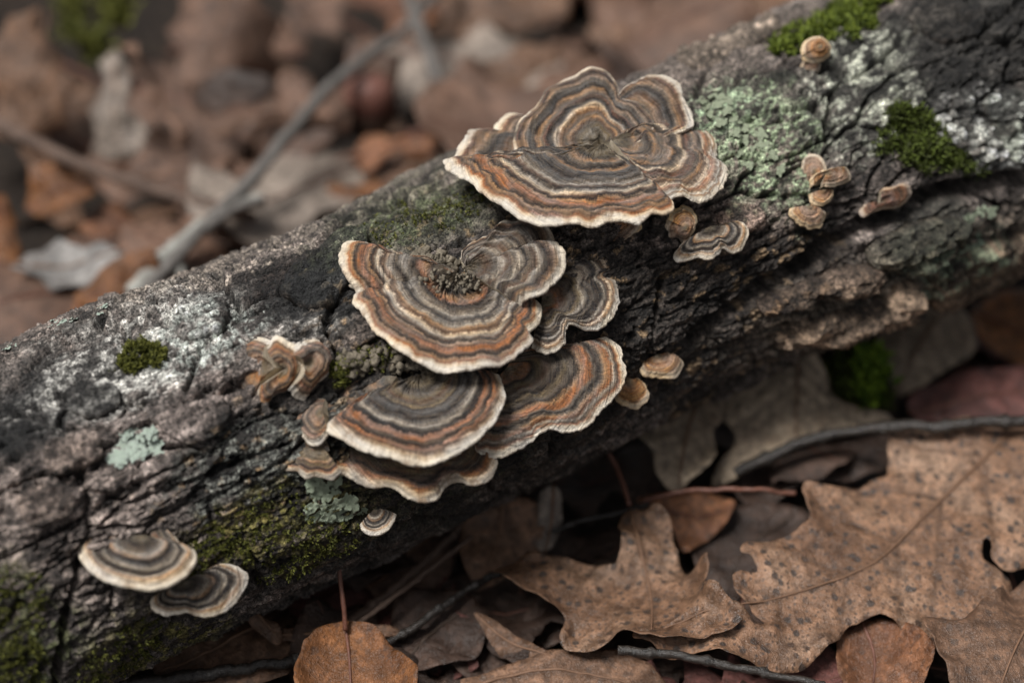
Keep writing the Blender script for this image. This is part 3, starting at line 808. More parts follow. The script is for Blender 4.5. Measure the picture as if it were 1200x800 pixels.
cap(ros, None, [(742, 160), (763, 144), (790, 141), (808, 147), (813, 156), (830, 153), (840, 166), (839, 183), (850, 193), (848, 208), (838, 225), (820, 234), (799, 224), (784, 228), (768, 222), (745, 212)], (.18, -.16, 1), 'right', dome=-.05, belly=.2, wave=.2, seed=4, cren=.07, fold=.045, center=cR + np.array([.35, -.15, .10]), pitch=.016)
cap(ros, None, [(618, 197), (585, 193), (550, 190), (527, 185), (523, 190), (536, 199), (553, 211), (577, 231), (603, 247), (633, 256), (660, 258), (693, 259), (720, 255), (747, 257), (763, 250), (777, 248), (789, 242), (786, 232), (766, 222), (742, 205)], (-.02, -.10, 1), 'front', tuck=(.1, .1), belly=.22, dome=-.06, wave=.18, seed=5, cren=.05, fold=.045, th=.13, lump=.1, center=cR + np.array([.15, -.35, .04]), pitch=.015)
cap(ros, (716, 250), [(703, 262), (706, 275), (716, 290), (722, 299), (731, 296), (732, 282), (746, 272), (750, 260)], (0, -.9, .5), 'tan', lift=.25, dome=.1, seed=6, cren=.08, wave=.2, dirt=.2)

# -- the main bracket in the middle
mn = fungus('broad orange-banded bracket fungus with a rolled knobbly rim, in the middle of the log', (543, 345))
cM, _ = hit_log(540, 335); cM = cM + np.array([0, 0, .3])
cap(mn, None, [(528, 322), (506, 310), (487, 298), (458, 296), (436, 291), (421, 280), (409, 281), (403, 292), (404, 308), (413, 324), (428, 340)], (.2, -.42, 1), 'main', tuck=(0, .3), dome=.1, wave=.12, seed=0, cren=.05, th=.22, fold=.05, lump=.1, center=cM + np.array([-.1, .05, .12]))
cap(mn, None, [(540, 303), (544, 285), (562, 276), (575, 273), (591, 261), (614, 257), (637, 264), (647, 279), (642, 294)], (0, -.35, 1), 'grey', dome=.1, wave=.3, seed=1, cren=.05, fold=.10, lump=.15, center=cM + np.array([.15, .25, .02]))
cap(mn, None, [(632, 284), (647, 286), (660, 293), (661, 308), (654, 322), (644, 330), (633, 343), (618, 351), (604, 352)], (-.12, -.25, 1), 'grey', tuck=(0, .22), belly=.12, dome=.05, wave=.3, seed=2, cren=.08, fold=.11, lump=.2, center=cM + np.array([.1, .05, .16]))
cap(mn, None, [(430, 325), (412, 327), (421, 336), (415, 350), (432, 374), (458, 400), (487, 419), (520, 429), (549, 431), (582, 425), (608, 412), (623, 398), (619, 388), (632, 371), (632, 355), (618, 347), (590, 340)], (.07, -.2, 1), 'main', tuck=(.02, .12), belly=.2, dome=.0, wave=.2, seed=3, cren=.05, fold=.045, th=.13, lump=.3, center=cM, pitch=.014)

# -- right behind it
b2 = fungus('dark banded fan-shaped bracket fungus tucked behind the orange-banded middle one', (640, 372))
cap(b2, (632, 362), [(640, 315), (666, 298), (692, 289), (712, 299), (718, 310), (709, 320), (721, 327), (725, 347), (718, 368), (695, 384), (668, 379), (661, 388), (660, 402), (640, 409), (625, 400)], (.15, -.42, 1), 'dark', lift=.25, belly=.1, dome=.05, wave=.25, seed=4, cren=.07, fold=.05, pitch=.015)
# -- lower right fan
b3 = fungus('fan-shaped bracket fungus with a scalloped pale rim, partly under the middle one', (610, 440))
cap(b3, (592, 436), [(610, 410), (650, 402), (692, 400), (708, 395), (725, 403), (728, 419), (731, 436), (725, 456), (703, 480), (685, 498), (662, 504), (645, 501), (631, 506), (617, 519), (594, 532), (570, 534), (556, 526), (552, 500), (560, 470)], (.1, -.5, 1), 'amber', lift=.15, belly=.15, dome=.1, wave=.16, seed=0, cren=.06, fold=.04, pitch=.015)
# -- lower front
b4 = fungus('neat half-round bracket fungus with grey and rust bands, below the middle one', (489, 452))
cap(b4, (470, 455), [(440, 452), (429, 442), (411, 438), (393, 444), (381, 456), (375, 473), (383, 490), (398, 500), (420, 505)], (-.15, -.25, 1), 'lobe', lift=.35, dome=.2, wave=.2, seed=2, cren=.05, fold=.05)
cap(b4, (494, 449), [(415, 470), (397, 482), (384, 492), (388, 504), (405, 513), (429, 525), (453, 534), (480, 539), (507, 537), (534, 528), (561, 509), (582, 486), (590, 464), (585, 444), (576, 434), (550, 432)], (.02, -.22, 1), 'lower', lift=.35, belly=.2, dome=.0, wave=.14, seed=1, cren=.045, fold=.035, th=.13, lump=.12, pitch=.014)
# -- lowest wavy one
b5 = fungus('thin wavy brown bracket fungus showing below the neat half-round one', (500, 520))
cap(b5, (490, 505), [(400, 515), (380, 532), (377, 540), (390, 549), (414, 560), (435, 566), (462, 569), (474, 579), (492, 585), (510, 580), (521, 565), (537, 561), (550, 567), (567, 563), (579, 549), (581, 535), (570, 515)], (0, -.3, 1), 'under', lift=.1, dome=.2, wave=.16, seed=3, cren=.04, fold=.06)
cap(b5, (378, 527), [(365, 522), (345, 528), (328, 530), (323, 536), (333, 547), (349, 549), (358, 557), (372, 553), (386, 556), (398, 548)], (-.1, -.35, 1), 'under', lift=.15, dome=.08, wave=.2, seed=4, cren=.06, fold=.05)
# -- small folded brown one
b6 = fungus('small folded brown bracket fungus squeezed beside the half-round one', (372, 490))
cap(b6, (385, 488), [(380, 466), (366, 467), (354, 476), (347, 491), (351, 504), (364, 517), (374, 516), (385, 505)], (-.35, -.5, 1), 'frill', lift=.2, dome=.2, wave=.15, seed=1, cren=.05)
cap(b6, (382, 515), [(372, 508), (355, 513), (349, 521), (356, 528), (372, 530), (384, 524)], (-.3, -.5, 1), 'under', lift=.1, dome=.15, wave=.1, seed=2, cren=.04)
# -- frilly one
b7 = fungus('frilly crumpled tan bracket fungus standing by itself on the bark near the mint lichen', (335, 430))
c7, _ = hit_log(332, 432)
c7 = c7 + FV * .25
cap(b7, None, [(322, 404), (311, 397), (298, 397), (287, 404), (280, 418), (276, 434), (277, 450), (285, 466), (297, 478), (307, 474), (313, 460)], (-.75, -.6, .6), 'frill', dome=.2, belly=.3, wave=.25, seed=0, cren=.07, fold=.08, th=.16, dirt=.15, center=c7 + RGT * -.12)
cap(b7, None, [(312, 408), (322, 400), (334, 405), (346, 412), (352, 425), (350, 445), (342, 458), (330, 461), (320, 464), (313, 475), (304, 470), (306, 450)], (-.1, -.9, .5), 'frill', dome=.15, belly=.28, wave=.25, seed=3, cren=.07, fold=.12, th=.16, dirt=.2, center=c7 + FV * .12 + RGT * .05)
cap(b7, None, [(338, 416), (348, 404), (361, 399), (373, 397), (384, 407), (385, 424), (378, 442), (366, 460), (352, 464), (342, 452)], (.6, -.6, .7), 'frill', dome=.15, belly=.3, wave=.3, seed=6, cren=.08, fold=.12, th=.15, dirt=.2, center=c7 + RGT * .42 + UPV * .05 + FV * .1)
# -- pair on the near end
b8 = fungus('grey and black banded bracket fungus, upper of the pair on the near end', (175, 640))
cap(b8, (180, 634), [(172, 618), (180, 611), (190, 611), (200, 621), (206, 631), (210, 640), (200, 648)], (.1, -.5, 1), 'dark', lift=.0, dome=.25, seed=2, cren=.05, wave=.1)
cap(b8, (168, 637), [(140, 634), (112, 630), (100, 632), (94, 641), (97, 653), (112, 668), (136, 680), (164, 685), (192, 682), (216, 669), (227, 653), (224, 641), (210, 634), (190, 630)], (0, -.22, 1), 'small', lift=.3, dome=.12, seed=1, cren=.025, wave=.06, th=.16, pitch=.014)
b9 = fungus('pale curled bracket fungus, lower of the pair on the near end of the log', (215, 693))
cap(b9, (212, 688), [(190, 692), (178, 701), (180, 711), (196, 717), (217, 714), (241, 720), (266, 711), (283, 690), (289, 674), (276, 662), (259, 661), (240, 668)], (.15, -.45, 1), 'small', lift=.2, dome=.15, seed=4, cren=.05, wave=.15, fold=.05)
# -- small ones
b10 = fungus('tiny pale bracket fungus peeping from the underside of the log', (438, 603))
cap(b10, (438, 600), [(424, 612), (426, 620), (436, 625), (450, 622), (460, 612), (462, 602), (454, 598)], (.1, -.4, 1), 'small', lift=.1, dome=.1, seed=0, cren=.04)
b11 = fungus('small rippled white-edged bracket fungus on bark near the largest rosette', (830, 285))
cap(b11, (828, 274), [(800, 283), (794, 292), (799, 301), (817, 298), (832, 302), (842, 297), (848, 287), (859, 292), (871, 286), (876, 274), (871, 264), (860, 262), (848, 266)], (.1, -.5, 1), 'small', lift=.35, dome=.1, seed=3, cren=.05, fold=.1, wave=.2)
b12 = fungus('twisted pale little bracket fungus in the shade under the largest rosette', (798, 265))
cap(b12, (800, 264), [(786, 256), (780, 268), (785, 283), (796, 279), (804, 283), (812, 268), (812, 252), (802, 244), (790, 250), (784, 258)], (.1, -.9, .5), 'tan', lift=.25, dome=.25, seed=1, cren=.08, wave=.25, fold=.08, dirt=.25)
b13 = fungus('small tan bracket fungus, upper of a pair beside the scalloped fan', (775, 425))
cap(b13, (768, 420), [(752, 424), (751, 431), (757, 440), (772, 441), (790, 440), (799, 433), (801, 423), (794, 417), (780, 415)], (.1, -.5, 1), 'tan', lift=.25, dome=.05, seed=2, cren=.08, wave=.3, fold=.12)
b14 = fungus('small cup-shaped cream bracket fungus, lower of a pair beside the scalloped fan', (738, 445))
cap(b14, (737, 444), [(722, 452), (724, 464), (739, 473), (751, 472), (760, 462), (757, 450), (748, 442)], (0, -.5, 1), 'tan', lift=.2, dome=-.12, seed=3, cren=.06, wave=.15)
G2 = 'small plain bracket fungi at the far end of the log'
b15 = fungus('single button-like orange bracket fungus below the moss on top of the log', (955, 66), G2)
cap(b15, (957, 62), [(942, 64), (941, 56), (946, 48), (960, 44), (971, 52), (972, 60), (964, 68), (954, 71), (944, 68), (942, 62)], (0, -.8, .8), 'tan', lift=.5, dome=.3, seed=0, cren=.03, dirt=.2)
cap(b15, (952, 76), [(945, 70), (940, 78), (946, 83), (957, 82), (961, 74)], (0, -.8, .8), 'tan', lift=.2, dome=.15, seed=1, cren=.03, dirt=.2)
b16 = fungus('tan tiered bracket fungus of several small caps on pinkish bark', (955, 225), G2)
cap(b16, (955, 206), [(943, 210), (940, 196), (943, 185), (954, 182), (964, 190), (966, 204), (955, 214), (944, 211)], (-.2, -.8, .8), 'tan', lift=.35, dome=.2, seed=1, cren=.04, dirt=.2)
cap(b16, (962, 208), [(951, 219), (950, 211), (960, 203), (976, 197), (993, 196), (1000, 204), (992, 213), (975, 216), (960, 222)], (.1, -.7, .8), 'tan', lift=.45, dome=.15, seed=2, cren=.09, fold=.12, wave=.3, dirt=.2)
cap(b16, (962, 225), [(951, 226), (953, 234), (963, 238), (973, 232), (976, 222)], (.1, -.7, .8), 'tan', lift=.3, dome=.1, seed=3, cren=.03, dirt=.25)
cap(b16, (946, 245), [(930, 243), (925, 251), (934, 260), (947, 264), (960, 264), (968, 253), (963, 245), (950, 240)], (0, -.7, .8), 'tan', lift=.35, dome=.12, seed=4, cren=.1, fold=.12, wave=.3, dirt=.25)
b17 = fungus('reddish brown tongue-like bracket fungus beside the long crack', (1035, 240), G2)
_s, _a = hit_cyl(1026, 238)
c17 = log_point(np.array([_s]), np.array([_a]), np.array([RL + .15]))[0]
cap(b17, None, [(1014, 240), (1007, 248), (1012, 255), (1026, 247), (1043, 243), (1060, 237), (1067, 225), (1058, 216), (1044, 221), (1030, 224)], (.1, -.7, .8), 'rust', center=c17, dome=.15, belly=.1, seed=0, cren=.06, fold=.08, wave=.2, dirt=.2)

# ------------------------------------------------------------------ moss
MOSS_D = mat_moss('moss_green', (.03, .035, .010), (.105, .14, .022))
MOSS_G = mat_moss('moss_grass', (.03, .045, .008), (.20, .25, .03))
MOSS_Y = mat_moss('moss_olive', (.03, .034, .008), (.17, .17, .03))
MOSS_B = mat_moss('moss_bright', (.04, .08, .008), (.26, .38, .04))
def tuft_mesh(points, normals, rng, ln, wd, nbl):
    V = []; F = []; S = []
    for p, n in zip(points, normals):
        t1 = unit(np.cross(n, [.3, .5, .8])); t2 = np.cross(n, t1)
        for b in range(nbl):
            a = rng.uniform(0, 6.283); sp = rng.uniform(.15, .95)
            dr = unit(n + sp * (math.cos(a) * t1 + math.sin(a) * t2))
            sd = unit(np.cross(dr, n + rng.normal(0, .3, 3)))
            l = ln * rng.uniform(.5, 1.3); w = wd * rng.uniform(.7, 1.3)
            b0 = p + rng.normal(0, ln * .25, 3)
            mid = b0 + dr * l * .55; tip = b0 + dr * l + (dr - n) * l * .25
            i = len(V); sh = rng.uniform(0, 1)
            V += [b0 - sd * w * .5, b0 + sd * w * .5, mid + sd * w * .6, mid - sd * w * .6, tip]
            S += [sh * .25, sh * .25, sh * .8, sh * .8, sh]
            F.append([i, i + 1, i + 2]); F.append([i, i + 2, i + 3]); F.append([i + 3, i + 2, i + 4])
    return np.array(V), np.array(F), np.array(S)

def moss_on_log(label, blobs, count, mat, ln=.16, wd=.045, seed=0, nbl=6, thr=0.0):
    rng = np.random.RandomState(seed); pts = []; nrs = []
    xs = [b[0] for b in blobs]; tries = 0
    while len(pts) < count and tries < count * 8:
        tries += 1
        cx, cy, rx, ry, rot = blobs[rng.randint(len(blobs))]
        a = rng.uniform(0, 6.283); q = math.sqrt(rng.uniform(0, 1)) * (1 + max(0, rng.normal(0, .3))); ro = math.radians(rot)
        u, v = q * rx * math.cos(a), q * ry * math.sin(a)
        x, y = cx + u * math.cos(ro) - v * math.sin(ro), cy + u * math.sin(ro) + v * math.cos(ro)
        nz = float(fbm(np.array([x * .07]), np.array([y * .07]), 3, 300 + seed)[0])
        if nz + .5 * (1 - q * q) < thr - .05: continue
        p, n = hit_log(x, y)
        if p is None: continue
        pts.append(p + n * (.03 + .10 * max(0, 1 - q) + .08 * nz)); nrs.append(unit(n + np.array([0, 0, .6])))
    V, F, S = tuft_mesh(pts, nrs, rng, ln, wd, nbl)
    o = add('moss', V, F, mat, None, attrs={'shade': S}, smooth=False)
    return tag(o, label, 'moss', 'moss on the log', 'stuff')

moss_on_log('dark green moss strip along the top edge of the log at the far end', [(1000, 22, 52, 22, -25), (940, 45, 45, 14, -22), (1015, 8, 40, 14, -20)], 1100, MOSS_G, seed=1, ln=.2)
moss_on_log('round tuft of deep green moss beside the pale grey bark plates', [(1070, 155, 38, 30, 15), (1085, 180, 55, 20, 10), (1065, 140, 22, 16, 0), (1110, 185, 40, 10, 20)], 900, MOSS_D, seed=2, ln=.2)
moss_on_log('small olive moss cushion on grey bark at the near end of the log', [(165, 418, 27, 16, -8)], 650, MOSS_Y, seed=3, ln=.12, wd=.035, thr=-.1)
moss_on_log('thin yellow-green moss on the shaded flank of the log below the mint lichen', [(300, 620, 90, 35, -20), (360, 650, 70, 20, -25), (250, 650, 60, 25, -20)], 900, MOSS_Y, seed=4, ln=.09, wd=.03, thr=.12, nbl=4)
moss_on_log('thin green moss on the near end of the log beside the narrow black crack', [(140, 765, 70, 22, -30), (20, 720, 35, 60, 0), (20, 780, 40, 30, 0)], 800, MOSS_Y, seed=5, ln=.1, wd=.03, thr=.1, nbl=4)
moss_on_log('sparse green moss on the log between the rosette and the middle bracket', [(470, 262, 90, 24, -22), (540, 240, 60, 22, -22)], 500, MOSS_Y, seed=6, ln=.06, wd=.03, thr=.2, nbl=4)
moss_on_log('mossy green crumbs on the log between the frilly fungus and the half-round one', [(420, 425, 45, 16, -15), (395, 440, 18, 12, 0)], 420, MOSS_Y, seed=7, ln=.1, wd=.035, nbl=4)

# ------------------------------------------------------------------ lichens: lobes are parts
def mat_lichen(name, c1, c2):
    t = NT(name); c = t.objc(); r = t.attr('ring')
    n = t.noise(c, 12.0, 5.0, 0.65); f = t.noise(c, 45.0, 3.0)
    col = t.ramp(n, [(.3, c1), (.7, c2)])
    col = t.mix(t.remap(r, .8, 1.0, 0.0, .35), col, tuple(min(1, x * 1.25) for x in c2))
    return t.finish(col, .85, t.bump(t.math('ADD', n, f), .0005), .2)
MINT = mat_lichen('mint_lichen', (.58, .70, .57), (.78, .90, .77))
SAGE = mat_lichen('sage_lichen', (.42, .49, .34), (.62, .70, .52))
PALE = mat_lichen('pale_green_lichen', (.38, .44, .29), (.60, .66, .47))
def lobe_mesh(seed, mat):
    rng = np.random.RandomState(seed)
    NPh, NRr = 44, 8
    ph = np.linspace(0, 2 * math.pi, NPh, endpoint=False); q = np.linspace(0, 1, NRr)
    R = 1 + .22 * np.sin(3 * ph + rng.uniform(0, 6)) + .16 * np.sin(5 * ph + rng.uniform(0, 6)) + .09 * np.sin(9 * ph + rng.uniform(0, 6))
    X = np.outer(R * np.cos(ph), q); Y = np.outer(R * np.sin(ph), q)
    Z = .10 * (1 - q ** 2)[None] + .16 * q[None] ** 2 * np.sin(4 * ph + rng.uniform(0, 6))[:, None] + .10 * q[None] ** 3
    V = np.stack([X, Y, Z], -1).reshape(-1, 3)
    V2 = V.copy(); V2[:, 2] -= .10 * (1 - .6 * np.tile(q, NPh))
    n = len(V)
    f = grid_faces(NPh, NRr, True)[:, ::-1]
    k = np.arange(NPh) * NRr + NRr - 1; k2 = np.roll(k, -1)
    wall = np.stack([k, k2, k2 + n, k + n], -1)
    me = np_mesh('lobe', np.concatenate([V, V2]) * U, [f[:, ::-1], f + n, wall], {'ring': np.concatenate([np.tile(q, NPh)] * 2)})
    me.materials.append(mat)
    return me

def lichen(label, spots, mat, size, seed=0, lift=.03):
    """spots: list of (px, py) lobes"""
    meshes = [lobe_mesh(seed * 10 + i, mat) for i in range(4)]
    rng = random.Random(seed)
    c, _ = hit_log(*np.mean(spots, 0))
    t = thing('lichen', label, 'lichen', c, 'leafy lichens on the log')
    spots = [(x + rng.gauss(0, 2.6) * (k > 0), y + rng.gauss(0, 2.2) * (k > 0)) for x, y in spots for k in range(2)]
    for i, (x, y) in enumerate(spots):
        p, n = hit_log(x, y)
        if p is None: continue
        # an average normal keeps the lobes lying along the bark instead of in every pit
        s_, a_ = hit_cyl(x, y)
        na = math.cos(a_) * FV + math.sin(a_) * GV
        n = unit(.3 * n + na + np.array([rng.uniform(-.15, .15) for _ in range(3)]))
        o = bpy.data.objects.new('lobe', meshes[i % 4]); COL.objects.link(o); o.parent = t
        o.location = Vector((p + n * lift * (1 + (i % 3)) - c) * U)
        q = Vector(n).to_track_quat('Z', 'Y').to_matrix().to_4x4() @ Matrix.Rotation(rng.uniform(0, 6.28), 4, 'Z')
        o.rotation_euler = q.to_euler()
        sc = size * .78 * rng.uniform(.6, 1.3); o.scale = (sc, sc * rng.uniform(.75, 1), sc)
    return t

lichen('mint green leafy lichen on pinkish bark between the frilly fungus and the near end', [(134, 539), (142, 535), (151, 533), (160, 533), (169, 531), (178, 529), (184, 531), (146, 522), (152, 515), (148, 508), (157, 506), (163, 513), (160, 523), (170, 520), (177, 514), (181, 507), (175, 507), (185, 518), (141, 541)], MINT, .21, 1)
lichen('sage green leafy lichen hanging under the wavy brown bracket', [(362, 556), (372, 560), (384, 556), (394, 560), (365, 568), (378, 570), (389, 566), (370, 580), (382, 582), (392, 578), (366, 592), (378, 595), (372, 604), (384, 602), (398, 590), (405, 586), (412, 590), (418, 596), (408, 600), (398, 604), (360, 548), (376, 548)], SAGE, .22, 2)
lichen('pale green flaky lichen on bark next to the largest rosette', [(825, 118), (834, 114), (844, 116), (854, 120), (830, 126), (842, 128), (852, 132), (836, 140), (848, 144), (858, 138), (866, 146), (874, 152), (884, 142), (862, 158), (872, 166), (890, 160), (880, 176), (866, 180), (896, 172), (905, 184), (912, 150), (893, 192), (878, 196), (915, 198)], PALE, .17, 3)
lichen('thin pale green lichen on the ledge under the long crack', [(1080, 300), (1092, 310), (1104, 306), (1118, 296), (1132, 290), (1126, 300), (1140, 292), (1085, 347), (1078, 344), (1145, 250), (1136, 256), (1160, 248)], SAGE, .19, 4)
lichen('tiny whitish green lichen specks along the top edge of the log at the near end', [(60, 383), (68, 380), (75, 379), (88, 376), (118, 364), (124, 362), (6, 410), (14, 407)], MINT, .13, 5)

# ------------------------------------------------------------------ crumbly debris at the bases of the fungi
CRUMB = mat_simple('humus_crumb', (.07, .058, .042), (.30, .255, .19), 4.0, .9, .0012)
def crumbs(label, blobs, count, seed, size=(.06, .2)):
    rng = np.random.RandomState(seed); V = []; F = []
    base = np.array([(0, 0, 1), (.94, 0, .33), (-.47, .82, .33), (-.47, -.82, .33), (.47, .82, -.33), (-.94, 0, -.33), (.47, -.82, -.33), (0, 0, -1)])
    bf = np.array([(0, 1, 2), (0, 2, 3), (0, 3, 1), (1, 4, 2), (2, 5, 3), (3, 6, 1), (1, 6, 4), (2, 4, 5), (3, 5, 6), (7, 5, 4), (7, 6, 5), (7, 4, 6)])
    for i in range(count):
        cx, cy, rx, ry = blobs[rng.randint(len(blobs))]
        p, n = hit_log(cx + rng.normal(0, rx / 2), cy + rng.normal(0, ry / 2))
        if p is None: continue
        sz = rng.uniform(*size)
        v = base * sz * rng.uniform(.55, 1.3, (8, 1)) * rng.uniform(.6, 1.2, (1, 3))
        F.append(bf + 8 * len(V)); V.append(v + p + n * sz * .5)
    o = add('debris', np.concatenate(V), np.concatenate(F), CRUMB, None)
    return tag(o, label, 'debris', None, 'stuff')
crumbs('lumpy grey brown crumbs between the middle bracket and the half-round one', [(455, 420, 50, 14), (500, 425, 40, 10), (415, 425, 20, 12)], 190, 1)
def hub(px, py):
    return hit_plane(px, py, cM + np.array([0, 0, .22]), unit((.05, -.25, 1))), np.array([0, -.2, 1.0])
_hl = hit_log; hit_log = hub
crumbs('lumpy grey growth in the hub of the middle bracket', [(535, 318, 34, 14), (520, 332, 26, 10), (555, 330, 24, 12), (512, 305, 14, 8)], 95, 3, (.03, .10))
hit_log = _hl
crumbs('grey crumbs in the hollow at the back of the middle bracket', [(520, 312, 26, 10), (500, 302, 14, 8)], 70, 2)

# ------------------------------------------------------------------ ground
def ground_h(x, y):
    return .55 * fbm(x * .12, y * .12, 4, 400) + .25 * fbm(x * .6, y * .6, 3, 410)
gx = np.concatenate([np.linspace(-400, -45, 20)[:-1], np.linspace(-45, 60, 190), np.linspace(60, 400, 20)[1:]])
gy = np.concatenate([np.linspace(-200, -30, 12)[:-1], np.linspace(-30, 90, 200), np.linspace(90, 600, 24)[1:]])
GX, GY_ = np.meshgrid(gx, gy, indexing='ij')
gz = GZ + ground_h(GX, GY_) - .3
gf = grid_faces(len(gx), len(gy))
g = add('ground', np.stack([GX, GY_, gz], -1).reshape(-1, 3), gf, mat_soil(), None, loc=(0, 0, GZ))
g['kind'] = 'structure'; g['label'] = 'dark damp forest soil under the leaf litter'

# ------------------------------------------------------------------ leaves
LM = {
 'spotted': mat_leaf('leaf_spotted', (.195, .108, .064), (.07, .036, .021), 1.0, .34, (.30, .198, .135)),
 'tan': mat_leaf('leaf_tan', (.175, .098, .06), (.075, .04, .024), .6, .42),
 'russet': mat_leaf('leaf_russet', (.22, .095, .045), (.085, .035, .02), .6, .42),
 'orange': mat_leaf('leaf_orange', (.22, .09, .032), (.085, .035, .016), .5, .45),
 'mauve': mat_leaf('leaf_mauve', (.145, .083, .056), (.055, .03, .021), .3, .5),
 'grey': mat_leaf('leaf_grey', (.27, .22, .18), (.12, .09, .072), .5, .5),
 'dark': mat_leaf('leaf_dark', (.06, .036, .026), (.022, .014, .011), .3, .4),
 'wine': mat_leaf('leaf_wine', (.14, .055, .045), (.055, .022, .018), .3, .4),
 'straw': mat_leaf('leaf_straw', (.36, .28, .20), (.17, .115, .075), .6, .45),
 'pale': mat_leaf('leaf_pale', (.25, .235, .22), (.12, .105, .095), .3, .45),
}
RIB = {'spotted': mat_simple('midrib_tan', (.12, .065, .038), (.21, .12, .075), 3.0, .6, .0003), 'dark': mat_simple('midrib_dark', (.03, .02, .014), (.06, .04, .03), 3.0, .6, .0003)}
for _k in ('tan', 'grey', 'mauve', 'pale', 'straw'): RIB[_k] = RIB['spotted']
PET = mat_simple('petiole', (.07, .03, .02), (.17, .07, .045), 3.0, .5, .0003, .4)

def tube(path, rad, nseg=8, seed=0, rough=.12):
    """closed tube along a (n,3) path"""
    path = np.asarray(path, float); n = len(path)
    tg = np.gradient(path, axis=0); tg /= np.linalg.norm(tg, axis=1)[:, None]
    up = np.array([.1, .2, 1.0]); V = []
    rad = np.broadcast_to(rad, (n,))
    ph = np.linspace(0, 2 * math.pi, nseg, endpoint=False)
    for i in range(n):
        b = unit(np.cross(tg[i], up)); c = np.cross(b, tg[i])
        nz = 1 + rough * fbm(np.full(nseg, i * .35) + seed, np.cos(ph) * 1.3 + seed, 3, 500 + seed) * 2
        V.append(path[i] + (np.cos(ph) * rad[i] * nz)[:, None] * b + (np.sin(ph) * rad[i] * nz)[:, None] * c)
    V = np.concatenate(V)
    f = []
    I, J = np.meshgrid(np.arange(n - 1), np.arange(nseg), indexing='ij'); J2 = (J + 1) % nseg
    f = np.stack([I * nseg + J, I * nseg + J2, (I + 1) * nseg + J2, (I + 1) * nseg + J], -1).reshape(-1, 4)
    V = np.concatenate([V, [path[0], path[-1]]]); k = np.arange(nseg); k2 = (k + 1) % nseg
    t = np.concatenate([np.stack([k2, k, np.full(nseg, n * nseg)], -1), np.stack([(n - 1) * nseg + k, (n - 1) * nseg + k2, np.full(nseg, n * nseg + 1)], -1)])
    return V, [f, t]

def leaf_blade(poly, midrib, seed, step, amp=.25, curl=0.0, veins=True, edge_curl=.15, nveins=5, edge_noise=.05, smooth=True):
    """2-D outline and midrib in cm -> vertices (x, y, h), triangles, vein attribute"""
    if smooth: ring = smooth_closed(poly, step)
    else:
        ring = []
        for i in range(len(poly)):
            p0_, p1_ = np.asarray(poly[i], float), np.asarray(poly[(i + 1) % len(poly)], float)
            m_ = max(1, int(np.linalg.norm(p1_ - p0_) / step)); e_ = p1_ - p0_; nn_ = np.array([e_[1], -e_[0]])
            # each stretch of margin bows inwards between two pointed lobes
            sg = -1 if (p0_ + p1_) / 2 @ nn_ > np.mean(poly, 0) @ nn_ else 1
            for q in range(m_):
                t_ = q / m_; ring.append(p0_ + e_ * t_ + sg * nn_ * .22 * math.sin(math.pi * t_) ** 2 * (1 if m_ > 2 else 0))
        ring = np.array(ring)
    cen = ring.mean(0)
    nz = fbm(ring[:, 0] * 1.7 + seed, ring[:, 1] * 1.7, 3, 600 + seed)
    ring = ring + (ring - cen) / (np.linalg.norm(ring - cen, axis=1)[:, None] + .3) * nz[:, None] * edge_noise * 3
    p, T = triangulate(ring, step, seed)
    x, y = p[:, 0], p[:, 1]
    vd = np.full(len(p), 9.0); sdv = np.full(len(p), 9.0)
    md = np.asarray(midrib, float)
    vd = seg_dist(x, y, [tuple(q) for q in md])
    rng = random.Random(seed)
    if veins:
        L = np.linalg.norm(md[-1] - md[0]); ax = unit(md[-1] - md[0]); nx = np.array([-ax[1], ax[0]])
        for i in range(nveins):
            t = .08 + .78 * i / nveins
            b = md[0] + (md[-1] - md[0]) * t
            if len(md) > 2:
                cl = np.concatenate([[0], np.cumsum(np.linalg.norm(np.diff(md, axis=0), axis=1))])
                b = np.array([np.interp(t * cl[-1], cl, md[:, 0]), np.interp(t * cl[-1], cl, md[:, 1])])
            for sg in (-1, 1):
                ln = L * (.6 - .3 * abs(t - .4)) * rng.uniform(.85, 1.15)
                dr = ax * rng.uniform(.55, .85) + nx * sg * .8
                e1 = b + dr * ln * .5; e2 = e1 + (dr + ax * .25) * ln * .5
                sdv = np.minimum(sdv, seg_dist(x, y, [tuple(b), tuple(e1), tuple(e2)]))
    vein = np.maximum(np.exp(-(vd / .075) ** 2), 1.0 * np.exp(-(sdv / .075) ** 2))
    size = np.ptp(ring, axis=0).max()
    rd = seg_dist(x, y, [tuple(q) for q in ring] + [tuple(ring[0])])
    h = amp * fbm(x * 2.4 / size + seed, y * 2.4 / size, 2, 700 + seed)
    h = h + curl * (np.minimum(vd, 5) / (size * .35)) ** 2
    h = h + edge_curl * np.exp(-rd / .5) * fbm(x * .8 + seed, y * .8, 2, 710 + seed) * 2
    h = h + .10 * np.minimum(sdv, .5) + .05 * fbm(x * 3, y * 3, 3, 720 + seed) * 1.0 + .03 * np.exp(-(vd / .09) ** 2)
    return p, h, T, vein

def two_sided(V, N, T, th=.018):
    """give a leaf its own thickness"""
    n = len(V)
    from collections import Counter
    cnt = Counter()
    for t in T.tolist():
        for i in range(3): cnt[tuple(sorted((t[i], t[(i + 1) % 3])))] += 1
    side = [[t[(i + 1) % 3], t[i], t[i] + n, t[(i + 1) % 3] + n] for t in T.tolist() for i in range(3) if cnt[tuple(sorted((t[i], t[(i + 1) % 3])))] == 1]
    return np.concatenate([V, V - N * th]), [np.concatenate([T, T[:, ::-1] + n]), np.array(side)]

